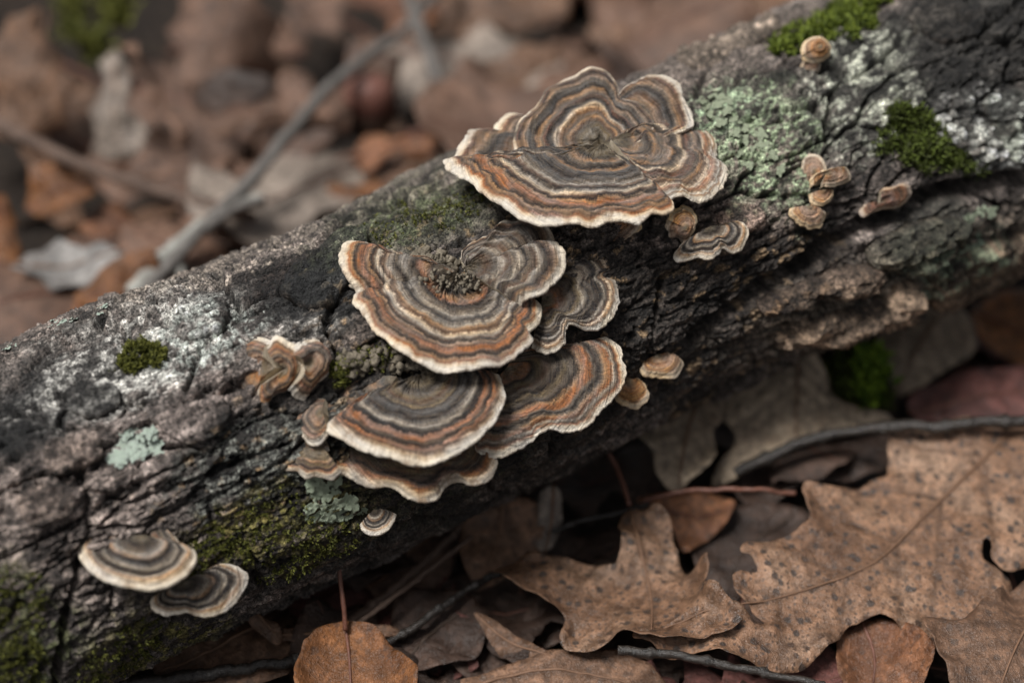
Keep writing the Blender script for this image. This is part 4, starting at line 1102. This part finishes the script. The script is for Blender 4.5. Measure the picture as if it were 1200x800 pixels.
def pixel_leaf(label, poly, midrib, mat, h=1.0, n=(0, 0, 1), seed=0, step=.2, petiole=None, group=None, cat='leaf', name='oak_leaf', **kw):
    n = unit(n); cpx = np.mean(poly, 0)
    p0 = hit_ground(cpx[0], cpx[1], h)
    e1 = unit(np.cross([0, 1, 0], n)); e2 = np.cross(n, e1)
    to2 = lambda x, y: (lambda q: np.array([q @ e1, q @ e2]))(hit_plane(x, y, p0, n) - p0)
    pts = np.array([to2(*q) for q in poly]); md = np.array([to2(*q) for q in midrib])
    p, hh_, T, vein = leaf_blade(pts, md, seed, step, **kw)
    V = p0 + p[:, :1] * e1 + p[:, 1:2] * e2 + hh_[:, None] * n
    a = V[T[:, 1]] - V[T[:, 0]]; b = V[T[:, 2]] - V[T[:, 0]]
    if (np.cross(a, b) @ n).sum() < 0: T = T[:, ::-1]
    V2, F = two_sided(V, n, T)
    t = thing(name, label, cat, p0 - n * .1, group)
    add('blade', V2, F, LM[mat], t, attrs={'vein': np.concatenate([vein, vein])})
    # the raised midrib
    mm = smooth_open(md, 24)
    mh = np.array([hh_[np.argmin(np.hypot(*(p - q).T))] for q in mm]) + .01
    path = p0 + mm[:, :1] * e1 + mm[:, 1:2] * e2 + mh[:, None] * n
    tv, tf = tube(path, np.linspace(.055, .02, 24), 6, seed, .05)
    add('midrib', tv, tf, RIB.get(mat, PET), t)
    if petiole:
        pp = np.array([hit_plane(x, y, p0 + n * hh2, n) for x, y, hh2 in petiole])
        tv, tf = tube(smooth_open(pp, 24), np.linspace(.075, .055, 24), 7, seed, .08)
        add('petiole', tv, tf, PET, t)
    return t

# --- leaves in front of the log
GF = 'fallen leaves in front of the log'
pixel_leaf('largest spotted tan oak leaf, with a small curved hole, in front of the log',
  [(1047, 507), (1042, 540), (1036, 556), (1000, 568), (960, 574), (937, 581), (940, 598), (945, 614), (925, 633), (890, 639), (866, 652), (876, 666), (886, 678), (866, 679), (855, 686), (858, 702), (880, 716), (895, 735), (850, 715), (810, 722), (775, 735), (745, 735), (748, 748), (800, 764), (850, 776), (890, 781), (935, 781), (960, 766), (985, 744), (996, 730), (1030, 724), (1070, 742), (1110, 760), (1180, 740), (1190, 690), (1168, 668), (1152, 655), (1150, 640), (1158, 640), (1166, 658), (1180, 668), (1230, 650), (1290, 600), (1275, 530), (1200, 502), (1120, 508)],
  [(1178, 518), (1110, 580), (1060, 628), (1020, 664), (960, 690), (880, 712), (800, 732), (752, 741)], 'spotted', h=2.2, n=(.05, -.12, 1), seed=1, step=.1, amp=.5, edge_curl=.38, nveins=5, group=GF)
pixel_leaf('brown oak leaf with a red stalk and a pointed lobe, beside the big spotted one',
  [(738, 590), (724, 610), (729, 634), (722, 655), (700, 650), (672, 650), (642, 647), (601, 653), (578, 670), (609, 697), (642, 713), (663, 728), (657, 757), (684, 765), (725, 759), (770, 765), (840, 760), (870, 740), (846, 716), (826, 704), (827, 690), (832, 674), (826, 663), (807, 658), (797, 646), (790, 620), (783, 606), (755, 592)],
  [(738, 592), (750, 640), (762, 690), (765, 750)], 'spotted', h=2.0, n=(-.12, -.08, 1), seed=2, step=.12, amp=.55, edge_curl=.5, nveins=3, group=GF,
  petiole=[(738, 592, .1), (730, 566, .3), (720, 542, .5), (706, 520, .9), (690, 500, 1.3)])
pixel_leaf('tan oak leaf overlapping the lower corner of the big spotted one', [(1080, 735), (1095, 722), (1120, 728), (1150, 712), (1180, 690), (1215, 672), (1260, 700), (1280, 780), (1240, 850), (1150, 850), (1110, 800), (1090, 765)], [(1240, 680), (1190, 760), (1160, 840)], 'tan', h=2.3, n=(.1, -.05, 1), seed=3, step=.16, amp=.3, edge_curl=.4, group=GF)
pixel_leaf('small curled russet leaf tucked under the big spotted oak leaf', [(980, 752), (990, 738), (1015, 728), (1050, 735), (1080, 760), (1090, 785), (1070, 815), (1020, 825), (985, 800), (978, 772)], [(1010, 730), (1025, 770), (1020, 820)], 'russet', h=1.2, n=(-.1, -.2, 1), seed=4, step=.15, amp=.3, curl=.4, group=GF)
pixel_leaf('glossy orange-brown leaf with a long red stalk at the bottom of the photo', [(405, 730), (440, 741), (462, 765), (490, 800), (480, 830), (420, 850), (360, 835), (346, 800), (352, 770), (372, 742)], [(405, 735), (410, 780), (412, 845)], 'orange', h=1.5, n=(.05, -.3, 1), seed=5, step=.13, amp=.2, curl=.45, group=GF, name='leaf',
  petiole=[(405, 738, .25), (403, 712, .7), (399, 680, 1.1), (394, 640, 1.6)])
pixel_leaf('folded tan leaf at the bottom edge below the shiny twig', [(540, 802), (580, 785), (640, 768), (690, 764), (735, 770), (770, 790), (790, 830), (700, 850), (600, 845)], [(545, 805), (640, 790), (770, 810)], 'tan', h=.9, n=(0, -.1, 1), seed=6, step=.18, curl=.5, amp=.25, group=GF)
pixel_leaf('broad grey oak leaf with ragged lobes just below the log', [(738, 474), (770, 482), (800, 455), (845, 440), (848, 480), (835, 505), (838, 540), (815, 565), (790, 576), (770, 560), (765, 535), (745, 520), (730, 500)], [(830, 450), (808, 500), (795, 570)], 'straw', h=2.3, n=(-.1, -.3, 1), seed=7, step=.18, amp=.35, edge_curl=.3, group=GF)
pixel_leaf('tan leaf with an upright midrib leaning against the underside of the log', [(835, 470), (860, 440), (900, 415), (940, 405), (968, 432), (985, 465), (1050, 475), (1040, 492), (990, 505), (930, 520), (880, 550), (835, 565), (842, 540), (862, 510)], [(937, 405), (934, 460), (932, 518)], 'straw', h=2.3, n=(0, -.45, 1), seed=8, step=.18, amp=.35, curl=-.3, group=GF)
pixel_leaf('plain pale brown leaf beside the bright green moss under the log', [(1028, 385), (1060, 360), (1110, 350), (1138, 385), (1142, 410), (1100, 440), (1052, 465), (1040, 430)], [(1120, 352), (1080, 400), (1050, 462)], 'straw', h=1.7, n=(.1, -.3, 1), seed=9, step=.2, amp=.3, group=GF)
pixel_leaf('smooth wine-red oval leaf behind the dark twig', [(1062, 478), (1080, 452), (1120, 436), (1170, 430), (1230, 432), (1250, 470), (1200, 492), (1120, 496)], [(1065, 482), (1150, 465), (1245, 455)], 'wine', h=1.6, n=(.05, -.3, 1), seed=10, step=.2, amp=.2, curl=-.35, group=GF, name='leaf')
pixel_leaf('orange-tan leaf in the shade under the far end of the log', [(1140, 360), (1180, 340), (1240, 345), (1260, 400), (1220, 440), (1180, 420), (1150, 395)], [(1145, 362), (1200, 390), (1250, 420)], 'orange', h=1.4, n=(0, -.2, 1), seed=11, step=.22, amp=.3, group=GF)
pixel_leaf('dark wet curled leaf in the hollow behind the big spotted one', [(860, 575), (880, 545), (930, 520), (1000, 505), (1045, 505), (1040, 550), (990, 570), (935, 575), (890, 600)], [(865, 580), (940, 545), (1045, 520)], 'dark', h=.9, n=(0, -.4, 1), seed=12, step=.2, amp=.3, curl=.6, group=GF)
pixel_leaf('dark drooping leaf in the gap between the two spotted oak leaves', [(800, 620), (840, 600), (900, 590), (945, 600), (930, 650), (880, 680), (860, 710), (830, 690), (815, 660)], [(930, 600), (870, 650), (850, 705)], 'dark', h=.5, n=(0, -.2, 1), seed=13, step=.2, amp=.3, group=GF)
pixel_leaf('hanging dull brown leaf edge under the log beside the lowest bracket', [(545, 600), (575, 580), (610, 578), (635, 600), (640, 640), (600, 670), (560, 690), (540, 650)], [(590, 580), (585, 630), (565, 685)], 'tan', h=1.4, n=(.1, -.5, 1), seed=14, step=.2, amp=.3, group=GF)
pixel_leaf('ragged grey-brown leaf scrap standing below the scalloped fan', [(635, 575), (650, 568), (660, 590), (655, 625), (640, 650), (628, 640), (630, 605)], [(648, 570), (646, 610), (638, 648)], 'grey', h=1.6, n=(.2, -.7, 1), seed=15, step=.16, amp=.3, group=GF)
pixel_leaf('flat grey-brown leaf under the near end of the log', [(180, 790), (200, 755), (240, 730), (285, 700), (320, 730), (345, 760), (335, 790), (260, 800)], [(310, 725), (250, 760), (190, 788)], 'tan', h=1.0, n=(0, -.1, 1), seed=16, step=.2, amp=.25, group=GF)
pixel_leaf('narrow tan strip of a curled leaf under the near end of the log', [(282, 700), (292, 695), (310, 715), (330, 738), (330, 752), (312, 745), (294, 725)], [(286, 698), (308, 722), (328, 748)], 'tan', h=1.9, n=(.3, -.4, 1), seed=17, step=.13, amp=.15, group=GF)
pixel_leaf('long thin tan leaf edge lying across the dark soil at the bottom', [(318, 742), (360, 736), (410, 730), (460, 735), (468, 745), (420, 748), (360, 752), (325, 754)], [(320, 748), (400, 740), (465, 741)], 'tan', h=1.2, n=(0, -.4, 1), seed=18, step=.14, amp=.2, group=GF)
pixel_leaf('folded olive-brown leaf standing on edge behind the pointed lobe', [(555, 718), (575, 722), (600, 740), (640, 762), (655, 770), (620, 775), (590, 772), (570, 745)], [(558, 720), (595, 750), (650, 770)], 'tan', h=1.1, n=(-.3, -.5, 1), seed=19, step=.15, amp=.2, group=GF)
pixel_leaf('dark purple-brown leaf on the soil under the middle of the log', [(420, 650), (470, 615), (530, 600), (540, 640), (510, 690), (450, 710)], [(430, 690), (480, 650), (535, 610)], 'mauve', h=.7, n=(.1, -.2, 1), seed=20, step=.2, amp=.3, group=GF)
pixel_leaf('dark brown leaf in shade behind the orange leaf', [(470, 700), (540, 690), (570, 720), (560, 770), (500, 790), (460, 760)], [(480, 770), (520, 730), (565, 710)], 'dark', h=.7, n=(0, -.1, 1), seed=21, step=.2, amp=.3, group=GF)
pixel_leaf('wine-dark leaf under the red stalk of the orange leaf', [(330, 660), (380, 640), (430, 660), (440, 710), (390, 730), (340, 715)], [(340, 700), (385, 680), (435, 670)], 'wine', h=.6, n=(0, -.1, 1), seed=22, step=.22, amp=.3, group=GF)
pixel_leaf('brown lobed leaf behind the red stalk of the brown oak leaf', [(745, 590), (780, 580), (830, 578), (860, 590), (850, 615), (820, 640), (800, 650), (785, 620)], [(750, 592), (800, 605), (845, 605)], 'russet', h=1.0, n=(0, -.35, 1), seed=23, step=.18, amp=.3, group=GF)

# --- leaves behind the log, out of focus
GB = 'fallen leaves behind the log'
def back(label, poly, mid, mat, h=2.0, n=(0, -.5, 1), seed=0, **k):
    k = {'amp': .5, 'edge_curl': .4, 'curl': random.Random(seed).choice([-.35, .3, -.25, .45]), 'edge_noise': .06, 'smooth': False, **k}
    pixel_leaf(label, poly, mid, mat, h=h, n=n, seed=seed, step=.45, group=GB, **k)
back('large brown leaf standing up in the far corner behind the near end', [(-30, 60), (10, 20), (45, 5), (70, 60), (95, 100), (80, 150), (40, 175), (-30, 180)], [(55, 10), (40, 90), (10, 170)], 'tan', 3.2, (.2, -.9, .8), 31)
back('upright grey-brown leaf between the yellow moss and the long brown stick', [(115, 75), (130, 55), (152, 90), (172, 150), (168, 185), (130, 190), (100, 180), (104, 130)], [(128, 58), (136, 120), (140, 188)], 'grey', 3.0, (-.1, -1, .7), 32)
back('slanting brown leaf strip next to the upright grey-brown leaf', [(142, 55), (160, 50), (190, 90), (222, 150), (225, 172), (205, 172), (175, 125)], [(150, 52), (185, 105), (218, 168)], 'mauve', 3.2, (.3, -1, .7), 33)
back('big smooth brown leaf arching over a dark hollow', [(190, 30), (205, -20), (300, -40), (330, 20), (328, 75), (300, 85), (262, 92), (225, 112), (205, 90)], [(270, -35), (255, 40), (235, 105)], 'mauve', 3.4, (.1, -.8, .8), 34, curl=-.8)
back('dark sheet standing in for the shaded hollow under the arching leaf', [(222, 118), (238, 92), (275, 84), (312, 88), (330, 104), (300, 128), (255, 138)], [(226, 116), (275, 108), (326, 106)], 'dark', 3.3, (0, -.8, .8), 53)  # added dark sheet for the hollow's shade, built with the leaf helper
back('dusky mauve leaf at the top between the arching leaf and the stick', [(325, -20), (370, -30), (420, 0), (400, 45), (350, 58), (335, 30)], [(330, 40), (370, 15), (415, -5)], 'mauve', 2.4, (0, -.6, 1), 35)
back('pinkish brown curled leaf under the dark hollow', [(300, 130), (325, 80), (350, 75), (370, 110), (410, 135), (405, 160), (350, 150), (290, 165), (235, 160)], [(250, 158), (320, 130), (400, 145)], 'mauve', 2.8, (.1, -.8, .9), 36)
back('flat pinkish-brown leaf under the long brown stick', [(130, 195), (170, 175), (230, 170), (275, 185), (270, 225), (220, 245), (170, 230)], [(140, 215), (200, 205), (270, 195)], 'mauve', 1.8, (0, -.5, 1), 37)
back('round orange-brown leaf near the long brown stick', [(25, 240), (40, 205), (75, 192), (108, 205), (112, 240), (75, 252), (40, 252)], [(30, 245), (70, 225), (108, 215)], 'orange', 2.0, (0, -.6, 1), 38)
back('orange leaf cut by the photo edge beside the round one', [(-30, 235), (5, 225), (22, 255), (28, 300), (15, 335), (-30, 340)], [(0, 230), (8, 280), (5, 335)], 'orange', 2.2, (.3, -.6, 1), 39)
back('whitish weathered leaf with curled edge near the log', [(15, 320), (30, 295), (70, 282), (120, 288), (180, 292), (150, 320), (110, 350), (60, 345), (45, 325)], [(20, 315), (90, 310), (175, 295)], 'pale', 2.2, (0, -.5, 1), 40)
back('glossy orange leaf folded against the whitish weathered one', [(88, 350), (120, 318), (150, 300), (180, 295), (188, 315), (165, 340), (130, 362), (100, 366)], [(92, 360), (140, 328), (185, 300)], 'orange', 2.4, (.1, -.7, 1), 41)
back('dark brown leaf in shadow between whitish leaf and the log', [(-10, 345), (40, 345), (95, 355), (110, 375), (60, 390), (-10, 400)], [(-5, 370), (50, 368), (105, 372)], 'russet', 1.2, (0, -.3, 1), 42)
back('amber leaf just behind the log below the rosette lip', [(315, 262), (335, 228), (380, 210), (440, 205), (455, 222), (420, 240), (360, 262)], [(325, 255), (385, 230), (450, 212)], 'orange', 1.4, (0, -.5, 1), 43)
back('tan leaf lying just behind the log', [(395, 232), (430, 220), (480, 190), (530, 178), (520, 200), (460, 228), (410, 248)], [(400, 240), (460, 212), (525, 182)], 'tan', 1.0, (0, -.5, 1), 44)
back('russet leaf below the reddish bud', [(380, 190), (430, 160), (490, 150), (545, 140), (560, 165), (500, 185), (430, 205)], [(390, 195), (470, 170), (555, 150)], 'russet', 1.6, (0, -.5, 1), 45)
back('brown leaf close behind the largest rosette', [(545, 120), (560, 75), (610, 45), (660, 50), (670, 85), (630, 115), (580, 140)], [(555, 130), (610, 85), (665, 60)], 'tan', 2.0, (.1, -.5, 1), 46)
back('warm brown leaf at the top behind the rosette', [(495, 45), (520, -10), (600, -20), (680, -10), (670, 30), (600, 42), (540, 50)], [(500, 35), (590, 15), (675, 0)], 'tan', 2.0, (0, -.5, 1), 47)
back('pale brown leaf at the top edge beyond the far end of the log', [(735, 80), (730, 40), (770, 5), (830, -10), (860, 10), (830, 45), (780, 75)], [(738, 75), (790, 35), (855, 5)], 'tan', 2.0, (0, -.5, 1), 48)
back('dim brown leaf between rosette and the pale brown leaf', [(660, 70), (690, 35), (730, 20), (745, 55), (735, 90), (690, 95)], [(665, 85), (700, 60), (740, 30)], 'tan', 1.8, (.1, -.5, 1), 49)
back('dark brown leaf under the forked grey stick', [(215, 265), (270, 250), (320, 255), (330, 280), (280, 310), (225, 300)], [(220, 290), (275, 275), (325, 262)], 'mauve', 1.2, (0, -.4, 1), 50)
back('brown leaf propped beside the grey stick', [(410, 50), (440, 40), (470, 70), (465, 110), (430, 100), (405, 85)], [(425, 45), (438, 75), (450, 108)], 'mauve', 2.4, (0, -.8, .8), 51)
back('ochre leaf in the gap between the round orange leaf and the pinkish one', [(100, 245), (140, 235), (170, 260), (160, 282), (120, 285), (95, 270)], [(105, 270), (135, 258), (165, 262)], 'russet', 1.3, (0, -.4, 1), 52)

# --- filler litter: copies of a few oak leaves
def oak_outline(L, wd, lobes, seed):
    rng = random.Random(seed); up = []; dn = []
    up.append((0, .12)); dn.append((0, -.12))
    for side, arr in ((1, up), (-1, dn)):
        for i in range(lobes):
            t = (i + .6) / (lobes + .35)
            env = wd * math.sin(math.pi * min(1, t * .8 + .12)) ** .8
            arr.append(((t - .11) * L, side * env * rng.uniform(.42, .6)))
            arr.append(((t + .0) * L, side * env * rng.uniform(.85, 1.05)))
            arr.append(((t + .05) * L, side * env * rng.uniform(.9, 1.1)))
    return np.array(up + [(L, 0)] + dn[::-1])
MES = []
for i, (L, wd, lb, amp, cu, mt) in enumerate([(9, 3.2, 3, .9, .4, 'mauve'), (11, 3.6, 4, 1.0, -.5, 'tan'), (8, 3.0, 3, .8, .8, 'russet'), (10, 3.4, 3, 1.1, .2, 'dark'),
                                              (7, 2.6, 2, .7, -.4, 'grey'), (9, 3.4, 3, .9, .6, 'orange'), (8.5, 3, 3, .9, -.6, 'mauve'), (10, 3.3, 4, .9, .5, 'wine'), (9, 3.2, 3, 1, -.3, 'dark')]):
    poly = oak_outline(L, wd, lb, i + 5)
    mid = np.array([(0, 0), (L * .5, .1), (L * .97, 0)])
    p, h_, T, vein = leaf_blade(poly, mid, 40 + i, .42, amp=amp, curl=cu, edge_curl=.35)
    V = np.stack([p[:, 0], p[:, 1], h_], -1)
    a = V[T[:, 1]] - V[T[:, 0]]; b = V[T[:, 2]] - V[T[:, 0]]
    if np.cross(a, b)[:, 2].sum() < 0: T = T[:, ::-1]
    V2, F = two_sided(V, np.array([0, 0, 1.0]), T)
    me = np_mesh('blade', V2 * U, F, {'vein': np.concatenate([vein, vein])}); me.materials.append(LM[mt])
    mh = np.array([h_[np.argmin(np.hypot(*(p - q).T))] for q in smooth_open(mid, 16)])
    tv, tf = tube(np.column_stack([np.concatenate([[[-2.2, .3]], smooth_open(mid, 16)]), np.concatenate([[mh[0] + .4], mh + .01])]), np.linspace(.07, .02, 17), 6, i, .05)
    ms = np_mesh('stalk', tv * U, tf); ms.materials.append(PET)
    MES.append((me, ms))
rng = random.Random(4)
KIND_ = ['dull brown', 'tan', 'russet', 'dark wet', 'grey-brown', 'orange-brown', 'brown curled', 'wine-brown', 'blackish']
BACKL = ' fallen oak leaf in the blurred litter behind the log'
FRONL = ' fallen oak leaf in the shaded litter below the log'
def litter(x, y, z, which, sc, label, group, tilt):
    o = bpy.data.objects.new('fallen_leaf', None); o.empty_display_size = .01
    COL.objects.link(o)
    o.location = (x * U, y * U, z * U); o.rotation_euler = (rng.uniform(-tilt, tilt), rng.uniform(-tilt, tilt), rng.uniform(0, 6.283)); o.scale = (sc, sc, sc)
    tag(o, KIND_[which] + label, 'leaf', group)
    for nm, me in zip(('blade', 'stalk'), MES[which]):
        c = bpy.data.objects.new(nm, me); COL.objects.link(c); c.parent = o
n_back = n_front = 0
for i in range(72):
    px, py = rng.uniform(-120, 1320), rng.uniform(-160, 420)
    p = hit_ground(px, py)
    q = p - A0; s_ = q @ EX; w = q - EX * s_
    if (w @ np.array([-EX[1], EX[0], 0])) < 3.0: continue          # behind the log only
    layer = rng.random()
    litter(p[0], p[1], GZ + .0 + .6 * layer, rng.choice([0, 1, 1, 6, 4, 0, 6, 8, 3, 2]), rng.uniform(1.0, 1.5), BACKL, 'leaf litter behind the log', .28); n_back += 1
for i in range(95):
    px, py = rng.uniform(-60, 1300), rng.uniform(330, 900)
    p = hit_ground(px, py)
    q = p - A0; s_ = q @ EX; w = q - EX * s_
    if (w @ np.array([-EX[1], EX[0], 0])) > 2.0: continue
    if ((px - 900) / 170) ** 2 + ((py - 600) / 120) ** 2 < 1: continue
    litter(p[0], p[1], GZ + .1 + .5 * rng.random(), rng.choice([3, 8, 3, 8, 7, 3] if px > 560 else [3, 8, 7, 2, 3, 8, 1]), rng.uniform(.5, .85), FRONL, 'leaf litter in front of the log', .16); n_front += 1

# ------------------------------------------------------------------ twigs and sticks
TW_BLACK = mat_simple('wet_black_twig', (.007, .006, .005), (.045, .036, .03), 5.0, .24, .0006, .55)
TW_GREY = mat_simple('grey_stick', (.06, .053, .047), (.17, .155, .142), 2.0, .75, .0008, .3)
TW_BROWN = mat_simple('brown_stick', (.05, .032, .024), (.15, .10, .075), 2.0, .65, .0008, .3)
TW_LICH = mat_simple('lichened_stick', (.14, .13, .115), (.42, .42, .38), 1.6, .85, .001, .2)
def twig(label, pts, r0, r1, mat, seed, name='twig', branches=(), group='twigs in the leaf litter', knots=0):
    path = smooth_open(np.array([hit_ground(x, y, h) for x, y, h in pts]), 70)
    u = np.linspace(0, 1, 70)
    jit = np.stack([fbm(u * 9, np.full(70, seed + .5 + k), 3, 800 + seed + k) for k in range(3)], -1) * r0 * .6
    rad = lerp(r0, r1, u) * (1 + .18 * fbm(u * 12, np.full(70, seed * 1.7), 3, 810 + seed))
    for kk in range(knots):
        c = (kk + .6) / (knots + .3); rad = rad + r0 * .45 * np.exp(-((u - c) / .012) ** 2)
    V, F = tube(path + jit, rad, 12, seed, .12)
    t = thing(name, label, 'stick' if r0 > .25 else 'twig', path[35] - np.array([0, 0, r0]), group)
    add('stem', V, F, mat, t)
    for k, (bp, b0, b1) in enumerate(branches):
        pp = smooth_open(np.array([hit_ground(x, y, h) for x, y, h in bp]), 24)
        V, F = tube(pp, np.linspace(b0, b1, 24), 8, seed + 5 + k, .12)
        add('side_branch', V, F, mat, t)
    return t
twig('wet black twig running behind the big spotted oak leaf', [(860, 556, 1.7), (900, 535, 2.1), (960, 512, 2.5), (1040, 500, 3.2), (1120, 497, 3.4), (1230, 490, 3.4)], .17, .19, TW_BLACK, 1, knots=5)
twig('shiny dark twig lying across the lower edge of the big spotted oak leaf', [(722, 762, 2.6), (790, 768, 2.6), (850, 779, 2.5), (930, 795, 2.4), (1010, 815, 2.3)], .13, .10, TW_BLACK, 2, knots=4)
twig('thin red-brown stalk arching over the dark gap between the two spotted oak leaves', [(755, 586, 2.1), (800, 576, 2.5), (850, 573, 2.7), (895, 574, 2.7), (932, 578, 2.5)], .075, .075, PET, 3)
twig('straight grey-brown twig on the dark soil under the log, nearer the log', [(405, 732, 1.0), (460, 690, 1.1), (510, 645, 1.2), (560, 598, 1.3)], .14, .10, TW_BROWN, 4, knots=3)
twig('dark twig running from the orange leaf to the pointed brown lobe', [(445, 758, 1.1), (490, 730, 1.2), (540, 695, 1.2), (585, 670, 1.1)], .12, .10, TW_BLACK, 5, knots=3)
twig('blackish stick at the bottom below the near end of the log', [(140, 800, 1.0), (220, 792, 1.1), (300, 780, 1.2), (355, 772, 1.2)], .2, .17, TW_BLACK, 6)
twig('thin dark twig crossing the dark soil below the middle of the log', [(380, 760, 1.6), (440, 715, 1.7), (500, 670, 1.8), (552, 628, 1.8)], .085, .06, TW_BROWN, 21, knots=4)
twig('thin black twig in the gap left of the brown oak leaf', [(640, 625, 1.3), (690, 608, 1.4), (735, 598, 1.5), (760, 590, 1.5)], .09, .07, TW_BLACK, 7)
twig('long brown stick crossing the blurred leaves behind the near end', [(-60, 120, 3.6), (40, 168, 3.4), (120, 200, 3.2), (200, 228, 2.9), (300, 255, 2.4)], .26, .2, TW_BROWN, 8, 'stick', group='sticks behind the log')
twig('long straight grey stick slanting across the blurred leaves', [(160, 350, 2.2), (240, 268, 3.1), (310, 190, 3.7), (380, 110, 3.9), (475, 30, 3.6), (530, -20, 3.2)], .24, .2, TW_GREY, 9, 'stick', group='sticks behind the log',
     branches=[([(240, 268, 3.2), (275, 245, 3.4), (310, 232, 3.5)], .18, .1)])
twig('short lichen-crusted stick lying along the foot of the grey one', [(150, 352, 2.1), (185, 308, 2.6), (225, 275, 3.0), (275, 243, 3.2), (305, 232, 3.2)], .3, .25, TW_LICH, 10, 'stick', group='sticks behind the log',
     branches=[([(205, 292, 2.8), (212, 318, 2.4), (205, 340, 2.2)], .18, .12)])
twig('pale upright grey stick at the top behind the rosette', [(470, -30, 4.0), (490, 30, 3.6), (508, 80, 3.0), (525, 150, 2.2)], .26, .24, TW_GREY, 11, 'stick', group='sticks behind the log')

# ------------------------------------------------------------------ reddish bud and moss on the ground
def bud():
    p = hit_ground(433, 118, 2.2)
    NU_, NV_ = 20, 14
    u = np.linspace(0, 2 * math.pi, NU_, endpoint=False); v = np.linspace(0, math.pi, NV_)
    rr = np.sin(v) ** .8 * (1 - .25 * np.cos(v))
    X = np.outer(np.cos(u), rr) * .95; Y = np.outer(np.sin(u), rr) * .8; Z = np.broadcast_to(-np.cos(v) * 1.25, X.shape)
    V = np.stack([X, Y, Z], -1).reshape(-1, 3)
    V = V + p + (0, 0, -.2)
    t = thing('acorn', 'reddish brown acorn lying among the blurred leaves beside the grey stick', 'acorn', p - np.array([0, 0, 1.2]))
    add('nut', V, grid_faces(NU_, NV_, True), mat_simple('acorn_red', (.10, .04, .03), (.17, .08, .06), 1.0, .5, .0003), t)
    rr2 = np.sin(v[:8] * .9) * 1.08
    X = np.outer(np.cos(u), rr2); Y = np.outer(np.sin(u), rr2) * .86; Z = np.broadcast_to(-np.cos(v[:8] * .9) * 1.32, X.shape)
    add('cup', np.stack([X, Y, Z], -1).reshape(-1, 3) + p + (0, 0, -.2), grid_faces(NU_, 8, True), TW_BROWN, t)
bud()

def ground_moss(label, blobs, count, mat, seed, ln=.35, wd=.09, nbl=6):
    rng_ = np.random.RandomState(seed); pts = []; nr = []
    for i in range(count):
        cx, cy, rx, ry, h = blobs[rng_.randint(len(blobs))]
        a = rng_.uniform(0, 6.283); q = math.sqrt(rng_.uniform(0, 1))
        p = hit_ground(cx + rx * q * math.cos(a), cy + ry * q * math.sin(a), h)
        pts.append(p + np.array([0, 0, (1 - q * q) * .5])); nr.append(unit([rng_.normal(0, .2), -.4, 1]))
    V, F, S = tuft_mesh(pts, nr, rng_, ln, wd, nbl)
    return tag(add('moss', V, F, mat, None, attrs={'shade': S}, smooth=False), label, 'moss', 'moss on the ground', 'stuff')
ground_moss('bright green moss tuft in the dark hollow under the far end of the log', [(1012, 452, 8, 7, 2.3), (1022, 432, 7, 12, 2.6), (1008, 430, 5, 6, 2.5), (1028, 455, 9, 5, 2.3), (1018, 466, 7, 4, 2.2)], 130, MOSS_B, 1, .42, .13)
ground_moss('dark green moss on the soil around the bright tuft', [(995, 445, 30, 26, 1.7), (1015, 470, 25, 10, 1.7)], 300, MOSS_D, 3, .35, .09)
ground_moss('blurred yellow-green moss among the leaves in the far corner', [(90, 25, 8, 30, 2.6), (140, 18, 14, 14, 3.0), (112, 62, 9, 10, 2.6)], 90, MOSS_Y, 2, .7, .2)
